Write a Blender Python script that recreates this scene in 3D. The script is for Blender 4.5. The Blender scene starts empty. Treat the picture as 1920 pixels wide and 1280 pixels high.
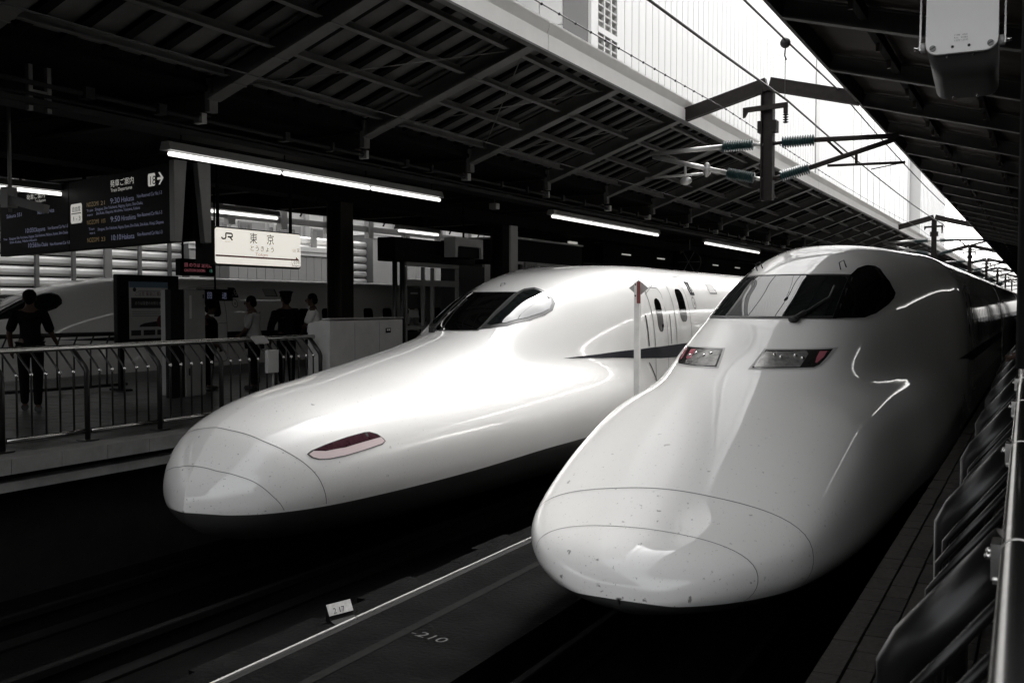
import bpy, bmesh, math, random
import numpy as np
from mathutils import Vector, Matrix
from mathutils.geometry import delaunay_2d_cdt

# ------------------------------------------------------------------ camera, world, sun, exposure
SC = bpy.context.scene
COL = SC.collection
R = math.radians
CAM_LOC = (0.0, 0.0, 2.85)
cam = bpy.data.cameras.new('camera'); cam.sensor_width = 36.0; cam.lens = 35.0
cam.clip_start = 0.05; cam.clip_end = 3000
cam.dof.use_dof = True; cam.dof.focus_distance = 10.0; cam.dof.aperture_fstop = 7.0
camo = bpy.data.objects.new('camera', cam); COL.objects.link(camo)
camo.location = CAM_LOC
camo.rotation_euler = (R(90 - 2.15), 0, R(28.06))
SC.camera = camo

SUN_EL, SUN_AZ = 48.0, -11.0           # azimuth measured from +Y towards +X
world = bpy.data.worlds.new('World'); SC.world = world; world.use_nodes = True
wn, wl = world.node_tree.nodes, world.node_tree.links
wn.clear()
sky = wn.new('ShaderNodeTexSky'); sky.sky_type = 'NISHITA'; sky.sun_disc = False
sky.sun_elevation = R(SUN_EL); sky.sun_rotation = R(SUN_AZ)
sky.air_density = 1.0; sky.dust_density = 6.0; sky.ozone_density = 1.0
hsv = wn.new('ShaderNodeHueSaturation'); hsv.inputs['Saturation'].default_value = 0.10
bg = wn.new('ShaderNodeBackground'); bg.inputs['Strength'].default_value = 0.15
wo = wn.new('ShaderNodeOutputWorld')
wl.new(sky.outputs[0], hsv.inputs['Color']); wl.new(hsv.outputs[0], bg.inputs['Color']); wl.new(bg.outputs[0], wo.inputs['Surface'])
sun = bpy.data.lights.new('sun', 'SUN'); sun.energy = 0.7; sun.angle = R(24); sun.color = (1.0, 0.97, 0.93)
suno = bpy.data.objects.new('sun', sun); COL.objects.link(suno)
sd = Vector((math.sin(R(SUN_AZ)) * math.cos(R(SUN_EL)), math.cos(R(SUN_AZ)) * math.cos(R(SUN_EL)), math.sin(R(SUN_EL))))
suno.rotation_euler = sd.to_track_quat('Z', 'Y').to_euler()
SC.view_settings.view_transform = 'Standard'; SC.view_settings.look = 'None'
SC.view_settings.gamma = 1.0; SC.view_settings.use_curve_mapping = False
SC.view_settings.exposure = 2.3
SC.render.engine = 'CYCLES'
SC.cycles.max_bounces = 6; SC.cycles.diffuse_bounces = 3; SC.cycles.glossy_bounces = 4
SC.cycles.transmission_bounces = 4; SC.cycles.use_denoising = True

random.seed(7)

# ------------------------------------------------------------------ materials
MATS = {}
def mat(name, col, rough=0.5, metal=0.0, coat=0.0, emit=0.0, var=0.0, vscale=6.0, bump=0.0, bscale=30.0, dirt=None, spec=0.5):
    m = bpy.data.materials.new(name); m.use_nodes = True; MATS[name] = m
    nt = m.node_tree; b = nt.nodes['Principled BSDF']
    c = (col, col * 0.985, col * 0.955, 1) if not isinstance(col, tuple) else (*col, 1)
    b.inputs['Base Color'].default_value = c
    b.inputs['Roughness'].default_value = rough; b.inputs['Metallic'].default_value = metal
    b.inputs['Coat Weight'].default_value = coat; b.inputs['Coat Roughness'].default_value = 0.04
    b.inputs['Specular IOR Level'].default_value = spec
    if emit:
        b.inputs['Emission Color'].default_value = c; b.inputs['Emission Strength'].default_value = emit
    tc = nt.nodes.new('ShaderNodeTexCoord')
    last = None
    if var:
        n = nt.nodes.new('ShaderNodeTexNoise'); n.inputs['Scale'].default_value = vscale; n.inputs['Detail'].default_value = 8; n.inputs['Roughness'].default_value = 0.65
        nt.links.new(tc.outputs['Object'], n.inputs['Vector'])
        mr = nt.nodes.new('ShaderNodeMapRange'); mr.inputs['From Min'].default_value = 0.25; mr.inputs['From Max'].default_value = 0.75
        mr.inputs['To Min'].default_value, mr.inputs['To Max'].default_value = var if isinstance(var, tuple) else (1 - var, 1 + var)
        if isinstance(var, tuple): mr.inputs['From Min'].default_value = .40; mr.inputs['From Max'].default_value = .72
        nt.links.new(n.outputs['Fac'], mr.inputs['Value'])
        mx = nt.nodes.new('ShaderNodeVectorMath'); mx.operation = 'SCALE'
        mx.inputs[0].default_value = c[:3]; nt.links.new(mr.outputs[0], mx.inputs['Scale'])
        last = mx.outputs[0]
    if dirt:   # insect specks and grime on a nose: (y0, y1) object-space fade along the length, z fade
        y0, y1 = dirt
        sep = nt.nodes.new('ShaderNodeSeparateXYZ'); nt.links.new(tc.outputs['Object'], sep.inputs[0])
        fade = nt.nodes.new('ShaderNodeMapRange'); fade.inputs['From Min'].default_value = y0; fade.inputs['From Max'].default_value = y1
        fade.inputs['To Min'].default_value = 1; fade.inputs['To Max'].default_value = 0
        nt.links.new(sep.outputs['Y'], fade.inputs['Value'])
        tot = None
        for sc_, th, amt in ((13, .70, .75), (38, .68, .6), (95, .68, .45)):
            n = nt.nodes.new('ShaderNodeTexNoise'); n.inputs['Scale'].default_value = sc_; n.inputs['Detail'].default_value = 3
            nt.links.new(tc.outputs['Object'], n.inputs['Vector'])
            t = nt.nodes.new('ShaderNodeMapRange'); t.inputs['From Min'].default_value = th; t.inputs['From Max'].default_value = th + .05
            t.inputs['To Min'].default_value = 0; t.inputs['To Max'].default_value = amt
            nt.links.new(n.outputs['Fac'], t.inputs['Value'])
            if tot is None: tot = t.outputs[0]
            else:
                a = nt.nodes.new('ShaderNodeMath'); a.operation = 'MAXIMUM'
                nt.links.new(tot, a.inputs[0]); nt.links.new(t.outputs[0], a.inputs[1]); tot = a.outputs[0]
        f = nt.nodes.new('ShaderNodeMath'); f.operation = 'MULTIPLY'
        nt.links.new(tot, f.inputs[0]); nt.links.new(fade.outputs[0], f.inputs[1])
        mix = nt.nodes.new('ShaderNodeMix'); mix.data_type = 'RGBA'
        nt.links.new(f.outputs[0], mix.inputs['Factor'])
        if last: nt.links.new(last, mix.inputs[6])
        else: mix.inputs[6].default_value = c
        mix.inputs[7].default_value = (.03, .027, .022, 1)
        last = mix.outputs[2]
    if last: nt.links.new(last, b.inputs['Base Color'])
    if bump:
        n2 = nt.nodes.new('ShaderNodeTexNoise'); n2.inputs['Scale'].default_value = bscale; n2.inputs['Detail'].default_value = 6
        nt.links.new(tc.outputs['Object'], n2.inputs['Vector'])
        bp = nt.nodes.new('ShaderNodeBump'); bp.inputs['Strength'].default_value = bump; bp.inputs['Distance'].default_value = 0.02
        nt.links.new(n2.outputs['Fac'], bp.inputs['Height']); nt.links.new(bp.outputs[0], b.inputs['Normal'])
    return m

mat('train_white', .80, .45, coat=1.0, var=.02, vscale=.8, dirt=(-0.2, 3.4), spec=.3)
mat('train_skirt', .045, .42, coat=.3, var=.2, vscale=3)
mat('train_stripe', (.003, .004, .010), .4, spec=.2)
mat('black_glass', .003, .03, spec=.4)
mat('cockpit_glass', (.008, .010, .010), .02, spec=.6)
mat('window_trim', .010, .35, spec=.35)
mat('lamp_silver', .36, .24, metal=.6, var=.6, vscale=11)
mat('lamp_dark', .02, .15, coat=1)
mat('lamp_pink', (.42, .13, .16), .25, coat=.6)
mat('lamp_rose', (.05, .02, .026), .12, coat=.5, var=.5, vscale=14)
mat('lamp_rose_pale', (.70, .58, .58), .2, coat=1)
mat('seam_soft', .17, .6)
mat('seam', .06, .6)
mat('rubber', .012, .6)
mat('canopy_steel', .10, .6, var=.25, vscale=3, spec=.15)
mat('canopy_grey', .055, .6, var=.2, vscale=3, spec=.15)
mat('canopy_brown', (.03, .025, .022), .6, var=.2, vscale=2, spec=.1)
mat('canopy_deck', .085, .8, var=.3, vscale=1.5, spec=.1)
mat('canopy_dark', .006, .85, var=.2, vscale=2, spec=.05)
mat('fascia_white', .80, .55, var=.06, vscale=1.5)
mat('steel_dark', .014, .6, var=.25, vscale=5, spec=.15)
mat('catenary_steel', (.020, .016, .015), .6, var=.35, vscale=6, spec=.12)
mat('galvanised', .35, .38, metal=.6, var=.15, vscale=9)
mat('insulator_teal', (.008, .032, .032), .35, coat=.1)
mat('stainless', .62, .24, metal=1.0, var=.12, vscale=14)
mat('post_black', .006, .3, var=.4, vscale=7, spec=.35)
mat('rail_black', .004, .8, spec=.03)
mat('stainless_dark', .035, .32, metal=.7, var=.35, vscale=6)
mat('wire', .012, .6)
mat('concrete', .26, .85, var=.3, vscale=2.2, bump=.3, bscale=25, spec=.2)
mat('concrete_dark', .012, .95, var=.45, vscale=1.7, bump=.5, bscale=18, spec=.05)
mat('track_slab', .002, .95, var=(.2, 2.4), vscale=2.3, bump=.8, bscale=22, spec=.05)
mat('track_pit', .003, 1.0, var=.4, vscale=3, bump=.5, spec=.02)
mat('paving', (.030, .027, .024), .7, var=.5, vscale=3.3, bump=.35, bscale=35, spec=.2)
mat('paving_b', (.021, .019, .017), .7, var=.5, vscale=3.3, bump=.35, bscale=35, spec=.2)
mat('joint', .018, .9)
mat('tile', .04, .38, var=.3, vscale=4, bump=.2, bscale=40)
mat('tactile', .085, .6, var=.3, vscale=5)
mat('marker_white', .42, .6, var=.35, vscale=16)
mat('line_grey', .0075, .9, var=.5, vscale=8, spec=.05)
mat('rail_bright', .30, .4, var=.25, vscale=9)
mat('white_painted', .72, .5, var=.12, vscale=7)
mat('faded_paint', .035, .8, var=.7, vscale=20)
mat('sign_black', .0025, .6, spec=.06)
mat('black', .005, .7, spec=.15)
mat('dark_grey', .018, .6, var=.15, vscale=4, spec=.2)
mat('mid_grey', .20, .5, var=.1, vscale=4)
mat('light_grey', .42, .5, var=.1, vscale=4)
mat('speaker_face', .86, .42, var=.04, vscale=5)
mat('speaker_body', .115, .4, var=.06, vscale=5)
mat('screw', .16, .4, metal=.7)
mat('tube_light', (1.0, .99, .96), .5, emit=.55)
mat('sign_lit', (1.0, .955, .87), .5, emit=.135, var=.05, vscale=1.7)
mat('sign_text', (.03, .022, .022), .6)
mat('sign_red', (.20, .03, .035), .6)
mat('faded_red', (.62, .40, .38), .6)
mat('led_blue', (.40, .43, .66), .5, emit=.025)
mat('led_white', (.85, .83, .77), .5, emit=.07)
mat('led_amber', (.50, .34, .12), .5, emit=.012)
mat('led_red', (.8, .25, .3), .5, emit=.04)
mat('led_green', (.2, .6, .45), .5, emit=.04)
mat('poster', .5, .6, var=.08, vscale=3)
mat('poster_blue', (.10, .16, .22), .6)
mat('poster_dark', .012, .6)
mat('poster_red', (.10, .02, .02), .6)
mat('louver', .8, .5, var=.04, vscale=2)
mat('louver_post', .20, .5, var=.1, vscale=2)
mat('panel_pale', .40, .5, var=.05, vscale=1.2)
mat('panel_grey', .12, .6, var=.1, vscale=1.2)
mat('facade_panel', .72, .5, var=.03, vscale=.2)
mat('facade_white', .88, .5, var=.02, vscale=.2)
mat('tower_face', .86, .5, var=.02, vscale=.2)
mat('facade_line', .30, .6)
mat('facade_grey', .45, .5, var=.05, vscale=.3)
mat('facade_dark', .16, .5, var=.1, vscale=.6)
mat('kiosk_glass', .02, .05, coat=1)
mat('skin', (.055, .032, .024), .6, spec=.2)
mat('hair', .003, .9, spec=.05)
mat('shirt_white', .68, .8, var=.06, vscale=6)
mat('shirt_grey', .20, .8, var=.1, vscale=6)
mat('uniform_navy', (.003, .003, .005), .9, spec=.05)
mat('trousers', .004, .9, spec=.05)
mat('shoe', .008, .4)
mat('pale_paper', .30, .7)
mat('red_paint', (.20, .05, .045), .5)
mat('clear_plate', .45, .15)

# ------------------------------------------------------------------ mesh helpers
class MB:
    def __init__(s): s.v = []; s.f = []; s.smooth = []
    def add(s, vs, fs, smooth=False):
        o = len(s.v); s.v += [tuple(map(float, v)) for v in vs]
        s.f += [tuple(i + o for i in f) for f in fs]; s.smooth += [smooth] * len(fs); return s
    def box(s, x0, x1, y0, y1, z0, z1):
        return s.add([(x0,y0,z0),(x1,y0,z0),(x1,y1,z0),(x0,y1,z0),(x0,y0,z1),(x1,y0,z1),(x1,y1,z1),(x0,y1,z1)],
                     [(3,2,1,0),(4,5,6,7),(0,1,5,4),(1,2,6,5),(2,3,7,6),(3,0,4,7)])
    def beam(s, a, b, w, h, up=(0,0,1)):
        a, b = Vector(a), Vector(b); d = (b - a).normalized(); u = Vector(up)
        sx = d.cross(u)
        if sx.length < 1e-5: sx = d.cross(Vector((0,1,0)))
        sx.normalize(); sz = sx.cross(d).normalized()
        vs = []
        for p in (a, b):
            for i, j in ((-1,-1),(1,-1),(1,1),(-1,1)): vs.append(p + sx*(w/2*i) + sz*(h/2*j))
        return s.add(vs, [(0,1,2,3),(7,6,5,4),(0,4,5,1),(1,5,6,2),(2,6,7,3),(3,7,4,0)])
    def tube(s, pts, r, n=10, cap=True):
        pts = [Vector(p) for p in pts]; rs = r if isinstance(r, (list, tuple)) else [r] * len(pts)
        rings = []; prev = None
        for i, p in enumerate(pts):
            t = (pts[min(i+1, len(pts)-1)] - pts[max(i-1, 0)]).normalized()
            if prev is None:
                a = Vector((0,0,1)) if abs(t.z) < .9 else Vector((1,0,0))
                x = t.cross(a).normalized()
            else:
                x = (prev - t * prev.dot(t)).normalized()
            prev = x; y = t.cross(x)
            rings.append([p + (x*math.cos(2*math.pi*k/n) + y*math.sin(2*math.pi*k/n)) * rs[i] for k in range(n)])
        vs = [v for rr in rings for v in rr]; fs = []
        for i in range(len(pts)-1):
            for k in range(n):
                fs.append((i*n+k, i*n+(k+1)%n, (i+1)*n+(k+1)%n, (i+1)*n+k))
        s.add(vs, fs, True)
        if cap:
            o = len(s.v) - len(vs)
            s.f.append(tuple(o + k for k in reversed(range(n)))); s.smooth.append(False)
            s.f.append(tuple(o + (len(pts)-1)*n + k for k in range(n))); s.smooth.append(False)
        return s
    def ball(s, c, rx, ry=None, rz=None, n=10, m=7):
        ry = ry or rx; rz = rz or rx; vs = []; fs = []
        for i in range(m+1):
            a = math.pi*i/m
            for k in range(n):
                b = 2*math.pi*k/n
                vs.append((c[0]+rx*math.sin(a)*math.cos(b), c[1]+ry*math.sin(a)*math.sin(b), c[2]+rz*math.cos(a)))
        for i in range(m):
            for k in range(n): fs.append((i*n+k, (i+1)*n+k, (i+1)*n+(k+1)%n, i*n+(k+1)%n))
        return s.add(vs, fs, True)
    def prism(s, poly, ax, a0, a1):
        # poly: 2D outline in the two axes other than ax (cyclic order), extruded from a0 to a1 along ax
        def P(u, v, a): return {'X': (a,u,v), 'Y': (u,a,v), 'Z': (u,v,a)}[ax]
        n = len(poly)
        vs = [P(u,v,a0) for u,v in poly] + [P(u,v,a1) for u,v in poly]
        fs = [tuple(reversed(range(n))), tuple(range(n,2*n))] + [(i,(i+1)%n,n+(i+1)%n,n+i) for i in range(n)]
        return s.add(vs, fs)
    def obox(s, o, U, V, W, u0, u1, v0, v1, w0, w1):
        # box in an oblique frame
        o, U, V, W = map(Vector, (o,U,V,W)); vs = []
        for w in (w0,w1):
            for u, v in ((u0,v0),(u1,v0),(u1,v1),(u0,v1)): vs.append(o+U*u+V*v+W*w)
        return s.add(vs, [(3,2,1,0),(4,5,6,7),(0,1,5,4),(1,2,6,5),(2,3,7,6),(3,0,4,7)])

WLOC = {}
def wloc(o): return WLOC.get(o.name, (0,0,0)) if o else (0,0,0)
def tag(o, label=None, cat=None, group=None, kind=None):
    if label: o['label'] = label
    if cat: o['category'] = cat
    if group: o['group'] = group
    if kind: o['kind'] = kind
    return o
def thing(name, label, cat, loc=(0,0,0), group=None):
    o = bpy.data.objects.new(name, None); COL.objects.link(o); o.location = loc; WLOC[o.name] = tuple(loc)
    o.empty_display_size = .2
    return tag(o, label, cat, group)
def mesh_of(name, mb, m, off=(0,0,0), fix=True):
    me = bpy.data.meshes.new(name)
    ox, oy, oz = off
    me.from_pydata([(x-ox, y-oy, z-oz) for x,y,z in mb.v], [], mb.f)
    me.polygons.foreach_set('use_smooth', mb.smooth)
    if m: me.materials.append(MATS[m] if isinstance(m, str) else m)
    if fix:
        bm = bmesh.new(); bm.from_mesh(me); bmesh.ops.recalc_face_normals(bm, faces=bm.faces); bm.to_mesh(me); bm.free()
    me.update(); return me
def obj(name, mb, m, parent=None, loc=None, bevel=0, fix=True):
    """world-space mesh -> object; under a parent its vertices become relative to the thing's base"""
    off = wloc(parent) if parent else (loc or (0,0,0))
    o = bpy.data.objects.new(name, mesh_of(name, mb, m, off, fix)); COL.objects.link(o)
    if parent: o.parent = parent
    else: o.location = off
    WLOC[o.name] = off
    if bevel:
        b = o.modifiers.new('bevel', 'BEVEL'); b.width = bevel; b.segments = 2; b.limit_method = 'ANGLE'; b.angle_limit = R(40)
    return o
def inst(name, me, parent, loc):
    """another object on shared mesh data, placed at a world location under its parent"""
    o = bpy.data.objects.new(name, me); COL.objects.link(o); o.parent = parent
    p = wloc(parent); o.location = (loc[0]-p[0], loc[1]-p[1], loc[2]-p[2]); return o
def copy_tree(o, parent=None):
    c = o.copy(); COL.objects.link(c)
    if parent: c.parent = parent
    WLOC[c.name] = WLOC.get(o.name, (0,0,0))
    for ch in list(o.children): copy_tree(ch, c)
    return c
def struct(name, mb, m, **k):
    return tag(obj(name, mb, m, **k), kind='structure')
def textmesh(body, size, o, U, V, align='LEFT', maxw=None, W=None, depth=0.0):
    """flat lettering: text body laid on the frame (origin o, reading direction U, up V)"""
    c = bpy.data.curves.new('text', 'FONT'); c.body = body; c.size = size; c.align_x = align; c.resolution_u = 3
    if depth: c.extrude = depth
    t = bpy.data.objects.new('text', c); me = bpy.data.meshes.new_from_object(t)
    mb = MB(); o, U, V = Vector(o), Vector(U), Vector(V); N = U.cross(V)
    xs = [v.co.x for v in me.vertices] or [0]
    w = max(xs) - min(xs); k = 1.0
    if maxw and w > 0: k = maxw / w
    mb.add([o + U*(v.co.x*k) + V*v.co.y + N*v.co.z for v in me.vertices], [tuple(p.vertices) for p in me.polygons])
    bpy.data.objects.remove(t); bpy.data.curves.remove(c); bpy.data.meshes.remove(me)
    return mb

# ------------------------------------------------------------------ bullet-train surface
def pchip(x, y):
    x = np.array(x, float); y = np.array(y, float); h = np.diff(x); d = np.diff(y)/h
    m = np.zeros_like(x)
    for i in range(1, len(x)-1):
        if d[i-1]*d[i] > 0:
            w1 = 2*h[i]+h[i-1]; w2 = h[i]+2*h[i-1]; m[i] = (w1+w2)/(w1/d[i-1]+w2/d[i])
    m[0] = d[0]; m[-1] = d[-1]
    def f(q):
        q = np.clip(np.asarray(q, float), x[0], x[-1]); i = np.clip(np.searchsorted(x, q)-1, 0, len(x)-2)
        t = (q-x[i])/h[i]
        return ((1+2*t)*(1-t)**2*y[i] + t*(1-t)**2*h[i]*m[i] + t*t*(3-2*t)*y[i+1] + t*t*(t-1)*h[i]*m[i+1])
    return f
def table(*pairs): return pchip([p[0] for p in pairs], [p[1] for p in pairs])

class Nose:
    def __init__(s, cx, tip, T):
        s.cx, s.tip = cx, tip; s.T = T
    def radius(s, sv, th):
        T = s.T; c = np.abs(np.cos(th)); d = np.sin(th)
        zb = T['zb'](sv); up = d >= 0; ad = np.abs(d)
        def form(W, H, n): return ((c/W)**n + (ad/H)**n)**(-1.0/n)
        W = np.maximum(T['WL'](sv), 1e-3); Hu = np.maximum(T['zL'](sv)-zb, 1e-3); Hd = np.maximum(zb-T['zbot'](sv), 1e-3)
        rl = np.where(up, form(W, Hu, T['nL'](sv)), form(W, Hd, T['nD'](sv)))
        Wc = np.maximum(T['WC'](sv), 1e-3); Hc = np.maximum(T['zC'](sv)-zb, 1e-3)
        rc = np.where(up, form(Wc, Hc, T['nC'](sv)), form(np.minimum(Wc, W*.98), Hd, T['nD'](sv)))
        k = np.minimum(T['k'](sv), .35*W)
        r = .5*(rl+rc+np.sqrt((rl-rc)**2+k*k))
        # keep the full body from swelling past its gauge
        return r
    def P(s, sv, th, off=0.0):
        """point(s) on the skin: s metres behind the tip, th = angle round the section (90 deg = crest)"""
        sv, th = np.broadcast_arrays(np.asarray(sv, float), np.asarray(th, float))
        r = s.radius(sv, th); x = r*np.cos(th); z = s.T['zb'](sv)+r*np.sin(th); y = sv.copy()
        rg = s.T['ridge']
        if rg: y = y - rg*np.clip(1-np.abs(x)/.95, 0, 1)*np.clip(1-sv/2.2, 0, 1)
        p = np.stack([s.cx+x, s.tip+y, z], -1)
        if np.any(off):
            p = p + s.N(sv, th)*np.asarray(off)[..., None]
        return p
    def N(s, sv, th):
        e = 1e-3
        a = s.P(sv+e, th)-s.P(np.maximum(sv-e, 1e-4), th); b = s.P(sv, th+e)-s.P(sv, th-e)
        n = np.cross(a, b); n /= np.linalg.norm(n, axis=-1, keepdims=True)+1e-12
        c = s.P(sv, th); out = c-np.stack([np.full(c.shape[:-1], s.cx), c[..., 1]+.3, s.T['zb'](sv)], -1)
        return n*np.sign(np.sum(n*out, -1, keepdims=True))
    def front(s, poly, step=.06, close=True):
        """(s, theta) outline of a shape drawn in front elevation (x from the centre line, z)"""
        q = []; m_ = len(poly) if close else len(poly)-1
        for i in range(m_):
            a, b = np.array(poly[i]), np.array(poly[(i+1) % len(poly)]); k = max(1, int(np.hypot(*(b-a))/step))
            for j in range(k): q.append(a+(b-a)*j/k)
        if not close: q.append(np.array(poly[-1]))
        q = np.array(q); x, z = q[:, 0], q[:, 1]; lo = np.full(len(q), .05); hi = np.full(len(q), 9.0)
        for _ in range(40):
            m = .5*(lo+hi); d = z-s.T['zb'](m); g = s.radius(m, np.arctan2(d, x)) < np.hypot(x, d)
            lo = np.where(g, m, lo); hi = np.where(g, hi, m)
        m = .5*(lo+hi); return list(zip(m.tolist(), np.arctan2(z-s.T['zb'](m), x).tolist()))
    def theta_at_z(s, sv, z, right=True):
        """angle at which the skin on one side reaches height z"""
        sv = np.atleast_1d(np.asarray(sv, float)); z = np.broadcast_to(z, sv.shape)
        lo = np.full(sv.shape, -1.4); hi = np.full(sv.shape, math.pi/2-1e-4)
        for _ in range(40):
            m = .5*(lo+hi); zz = s.T['zb'](sv)+s.radius(sv, m)*np.sin(m)
            g = zz < z; lo = np.where(g, m, lo); hi = np.where(g, hi, m)
        th = .5*(lo+hi)
        return th if right else math.pi-th
    def skin(s, L, nu=44, ns=130):
        sv = L*(np.linspace(0, 1, ns)**2.1); sv[0] = 1e-3
        te = np.maximum(s.theta_at_z(sv, s.T['ze'](sv)), -1.3)
        up = MB(); t = np.linspace(0, 1, 2*nu+1)
        th = te[:, None] + (math.pi-2*te)[:, None]*t[None, :]
        P = s.P(np.repeat(sv[:, None], 2*nu+1, 1), th)
        n = 2*nu+1
        fs = [(i*n+j, i*n+j+1, (i+1)*n+j+1, (i+1)*n+j) for i in range(ns-1) for j in range(n-1)]
        up.add(P.reshape(-1, 3), fs, True)
        lo = MB(); m = 9
        t2 = np.linspace(0, 1, m)
        th_r = te[:, None]*(1-t2)[None, :] + (-1.35)*t2[None, :]
        Pr = s.P(np.repeat(sv[:, None], m, 1), th_r); Pl = s.P(np.repeat(sv[:, None], m, 1), math.pi-th_r)
        # pull the lower edge in a touch so the skirt sits behind the white lip
        Pr[:, :, 0] -= .012*t2[None, :]**.3*(t2[None, :] > 0); Pl[:, :, 0] += .012*t2[None, :]**.3*(t2[None, :] > 0)
        ring = np.concatenate([Pr[:, :, :], Pl[:, ::-1, :]], 1); n2 = 2*m
        fs = [(i*n2+j, i*n2+j+1, (i+1)*n2+j+1, (i+1)*n2+j) for i in range(ns-1) for j in range(n2-1)]
        lo.add(ring.reshape(-1, 3), fs, True)
        return up, lo, sv, te
    def patch(s, outline, off=.004, step=.05, mb=None):
        """a panel of skin: outline in (s, theta) pairs, filled with a fine grid and lifted off the body"""
        mb = mb or MB()
        rad = 1.3; pts = [(a, b*rad) for a, b in outline]
        # densify the outline
        dense = []
        for i in range(len(pts)):
            a = Vector(pts[i]); b = Vector(pts[(i+1) % len(pts)]); k = max(1, int((b-a).length/step))
            for q in range(k): dense.append(a.lerp(b, q/k))
        D = np.array([(p.x, p.y) for p in dense]); E2 = np.roll(D, 1, 0)
        gx, gy = np.meshgrid(np.arange(D[:,0].min()+step*.5, D[:,0].max(), step), np.arange(D[:,1].min()+step*.5, D[:,1].max(), step))
        G = np.stack([gx.ravel(), gy.ravel()], 1)
        if len(G):
            cr = (D[None,:,1] > G[:,None,1]) != (E2[None,:,1] > G[:,None,1])
            with np.errstate(divide='ignore', invalid='ignore'):
                xi = (E2[None,:,0]-D[None,:,0])*(G[:,None,1]-D[None,:,1])/(E2[None,:,1]-D[None,:,1])+D[None,:,0]
            ins = (np.sum(cr & (G[:,None,0] < xi), 1) % 2) == 1
            far = np.min(np.hypot(G[:,None,0]-D[None,:,0], G[:,None,1]-D[None,:,1]), 1) > step*.45
            grid = [Vector(q) for q in G[ins & far]]
        else: grid = []
        n = len(dense)
        vo, eo, fo, *_ = delaunay_2d_cdt(dense+grid, [(i, (i+1) % n) for i in range(n)], [list(range(n))], 1, 1e-6)
        sv = np.array([v.x for v in vo]); th = np.array([v.y for v in vo])/rad
        P = s.P(sv, th, np.full(sv.shape, off))
        mb.add(P, [tuple(f) for f in fo], True); return mb
    def strip(s, path, w=.012, off=.0025, mb=None, step=.06):
        """a narrow line (panel joint, rubber seal) laid along the skin through (s, theta) points"""
        mb = mb or MB(); d = []
        for i in range(len(path)-1):
            a, b = np.array(path[i]), np.array(path[i+1]); k = max(1, int(np.hypot(b[0]-a[0], 1.3*(b[1]-a[1]))/step))
            for q in range(k): d.append(a+(b-a)*q/k)
        d.append(np.array(path[-1])); d = np.array(d)
        P = s.P(d[:, 0], d[:, 1], np.full(len(d), off)); N = s.N(d[:, 0], d[:, 1])
        t = np.gradient(P, axis=0); sd = np.cross(t, N); sd /= np.linalg.norm(sd, axis=1, keepdims=True)+1e-9
        vs = np.concatenate([P+sd*w/2, P-sd*w/2]); n = len(d)
        mb.add(vs, [(i, i+1, n+i+1, n+i) for i in range(n-1)], True); return mb
    def side(s, poly_sz, off=.004, mb=None, right=True, step=.08):
        """patch given as (s, z) outline on one flank"""
        q = np.array(poly_sz); th = s.theta_at_z(q[:,0], q[:,1], right)
        return s.patch(list(zip(q[:,0].tolist(), th.tolist())), off, step, mb)
    def side_strip(s, pts, w=.012, off=.0025, mb=None, right=True):
        d = []
        for i in range(len(pts)-1):
            for q in range(6): d.append((pts[i][0]+(pts[i+1][0]-pts[i][0])*q/6, pts[i][1]+(pts[i+1][1]-pts[i][1])*q/6))
        d.append(pts[-1])
        q = np.array(d); th = s.theta_at_z(q[:,0], q[:,1], right)
        return s.strip(list(zip(q[:,0].tolist(), th.tolist())), w, off, mb)

def rrect(x0, x1, z0, z1, r, n=5):
    r = min(r, (x1-x0)/2-1e-4, (z1-z0)/2-1e-4); p = []
    for cx, cz, a in ((x1-r, z1-r, 0), (x0+r, z1-r, 90), (x0+r, z0+r, 180), (x1-r, z0+r, 270)):
        for k in range(n+1): p.append((cx+r*math.cos(R(a+90*k/n)), cz+r*math.sin(R(a+90*k/n))))
    return p

const = lambda v: table((0, v), (30, v))
TA = dict(
    WL=table((0,.001),(.03,.22),(.09,.42),(.22,.70),(.39,.86),(.6,.98),(.9,1.08),(1.6,1.22),(3,1.42),(4.8,1.60),(7,1.70),(9.5,1.70),(30,1.70)),
    zL=table((0,.755),(.03,.95),(.09,1.11),(.18,1.26),(.42,1.55),(.7,1.68),(1.2,1.80),(2,1.88),(3.5,1.95),(5,2.02),(7,2.1),(9,2.2),(30,2.2)),
    zb=table((0,.755),(.2,.86),(1,.95),(3,1.0),(8,1.05),(30,1.05)),
    zbot=table((0,.755),(.03,.70),(.1,.60),(.3,.48),(1,.34),(3,.24),(30,.22)),
    WC=table((0,.001),(.3,.3),(1,.75),(2,.92),(3,1.02),(4,1.10),(5,1.20),(6.3,1.35),(7.5,1.53),(8.5,1.65),(9.3,1.69),(30,1.69)),
    zC=table((0,.755),(.3,1.1),(1,1.74),(2,1.95),(3,2.12),(4,2.28),(4.95,2.48),(5.6,2.81),(6.26,3.09),(7.5,3.38),(9.0,3.54),(11,3.58),(30,3.58)),
    nL=table((0,2.2),(2,2.4),(6,2.8),(30,3.2)), nC=table((0,2.2),(5,2.3),(6.3,2.45),(7.5,2.9),(8.7,3.8),(9.5,4.4),(30,4.6)), nD=table((0,2.0),(3,2.4),(30,3.5)),
    k=table((0,.02),(1,.12),(4,.16),(7,.2),(9.5,.02),(30,.02)), ze=table((0,.755),(.12,.73),(1,.74),(3,.79),(5,.87),(8,.9),(30,.9)), ridge=.22)
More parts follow.
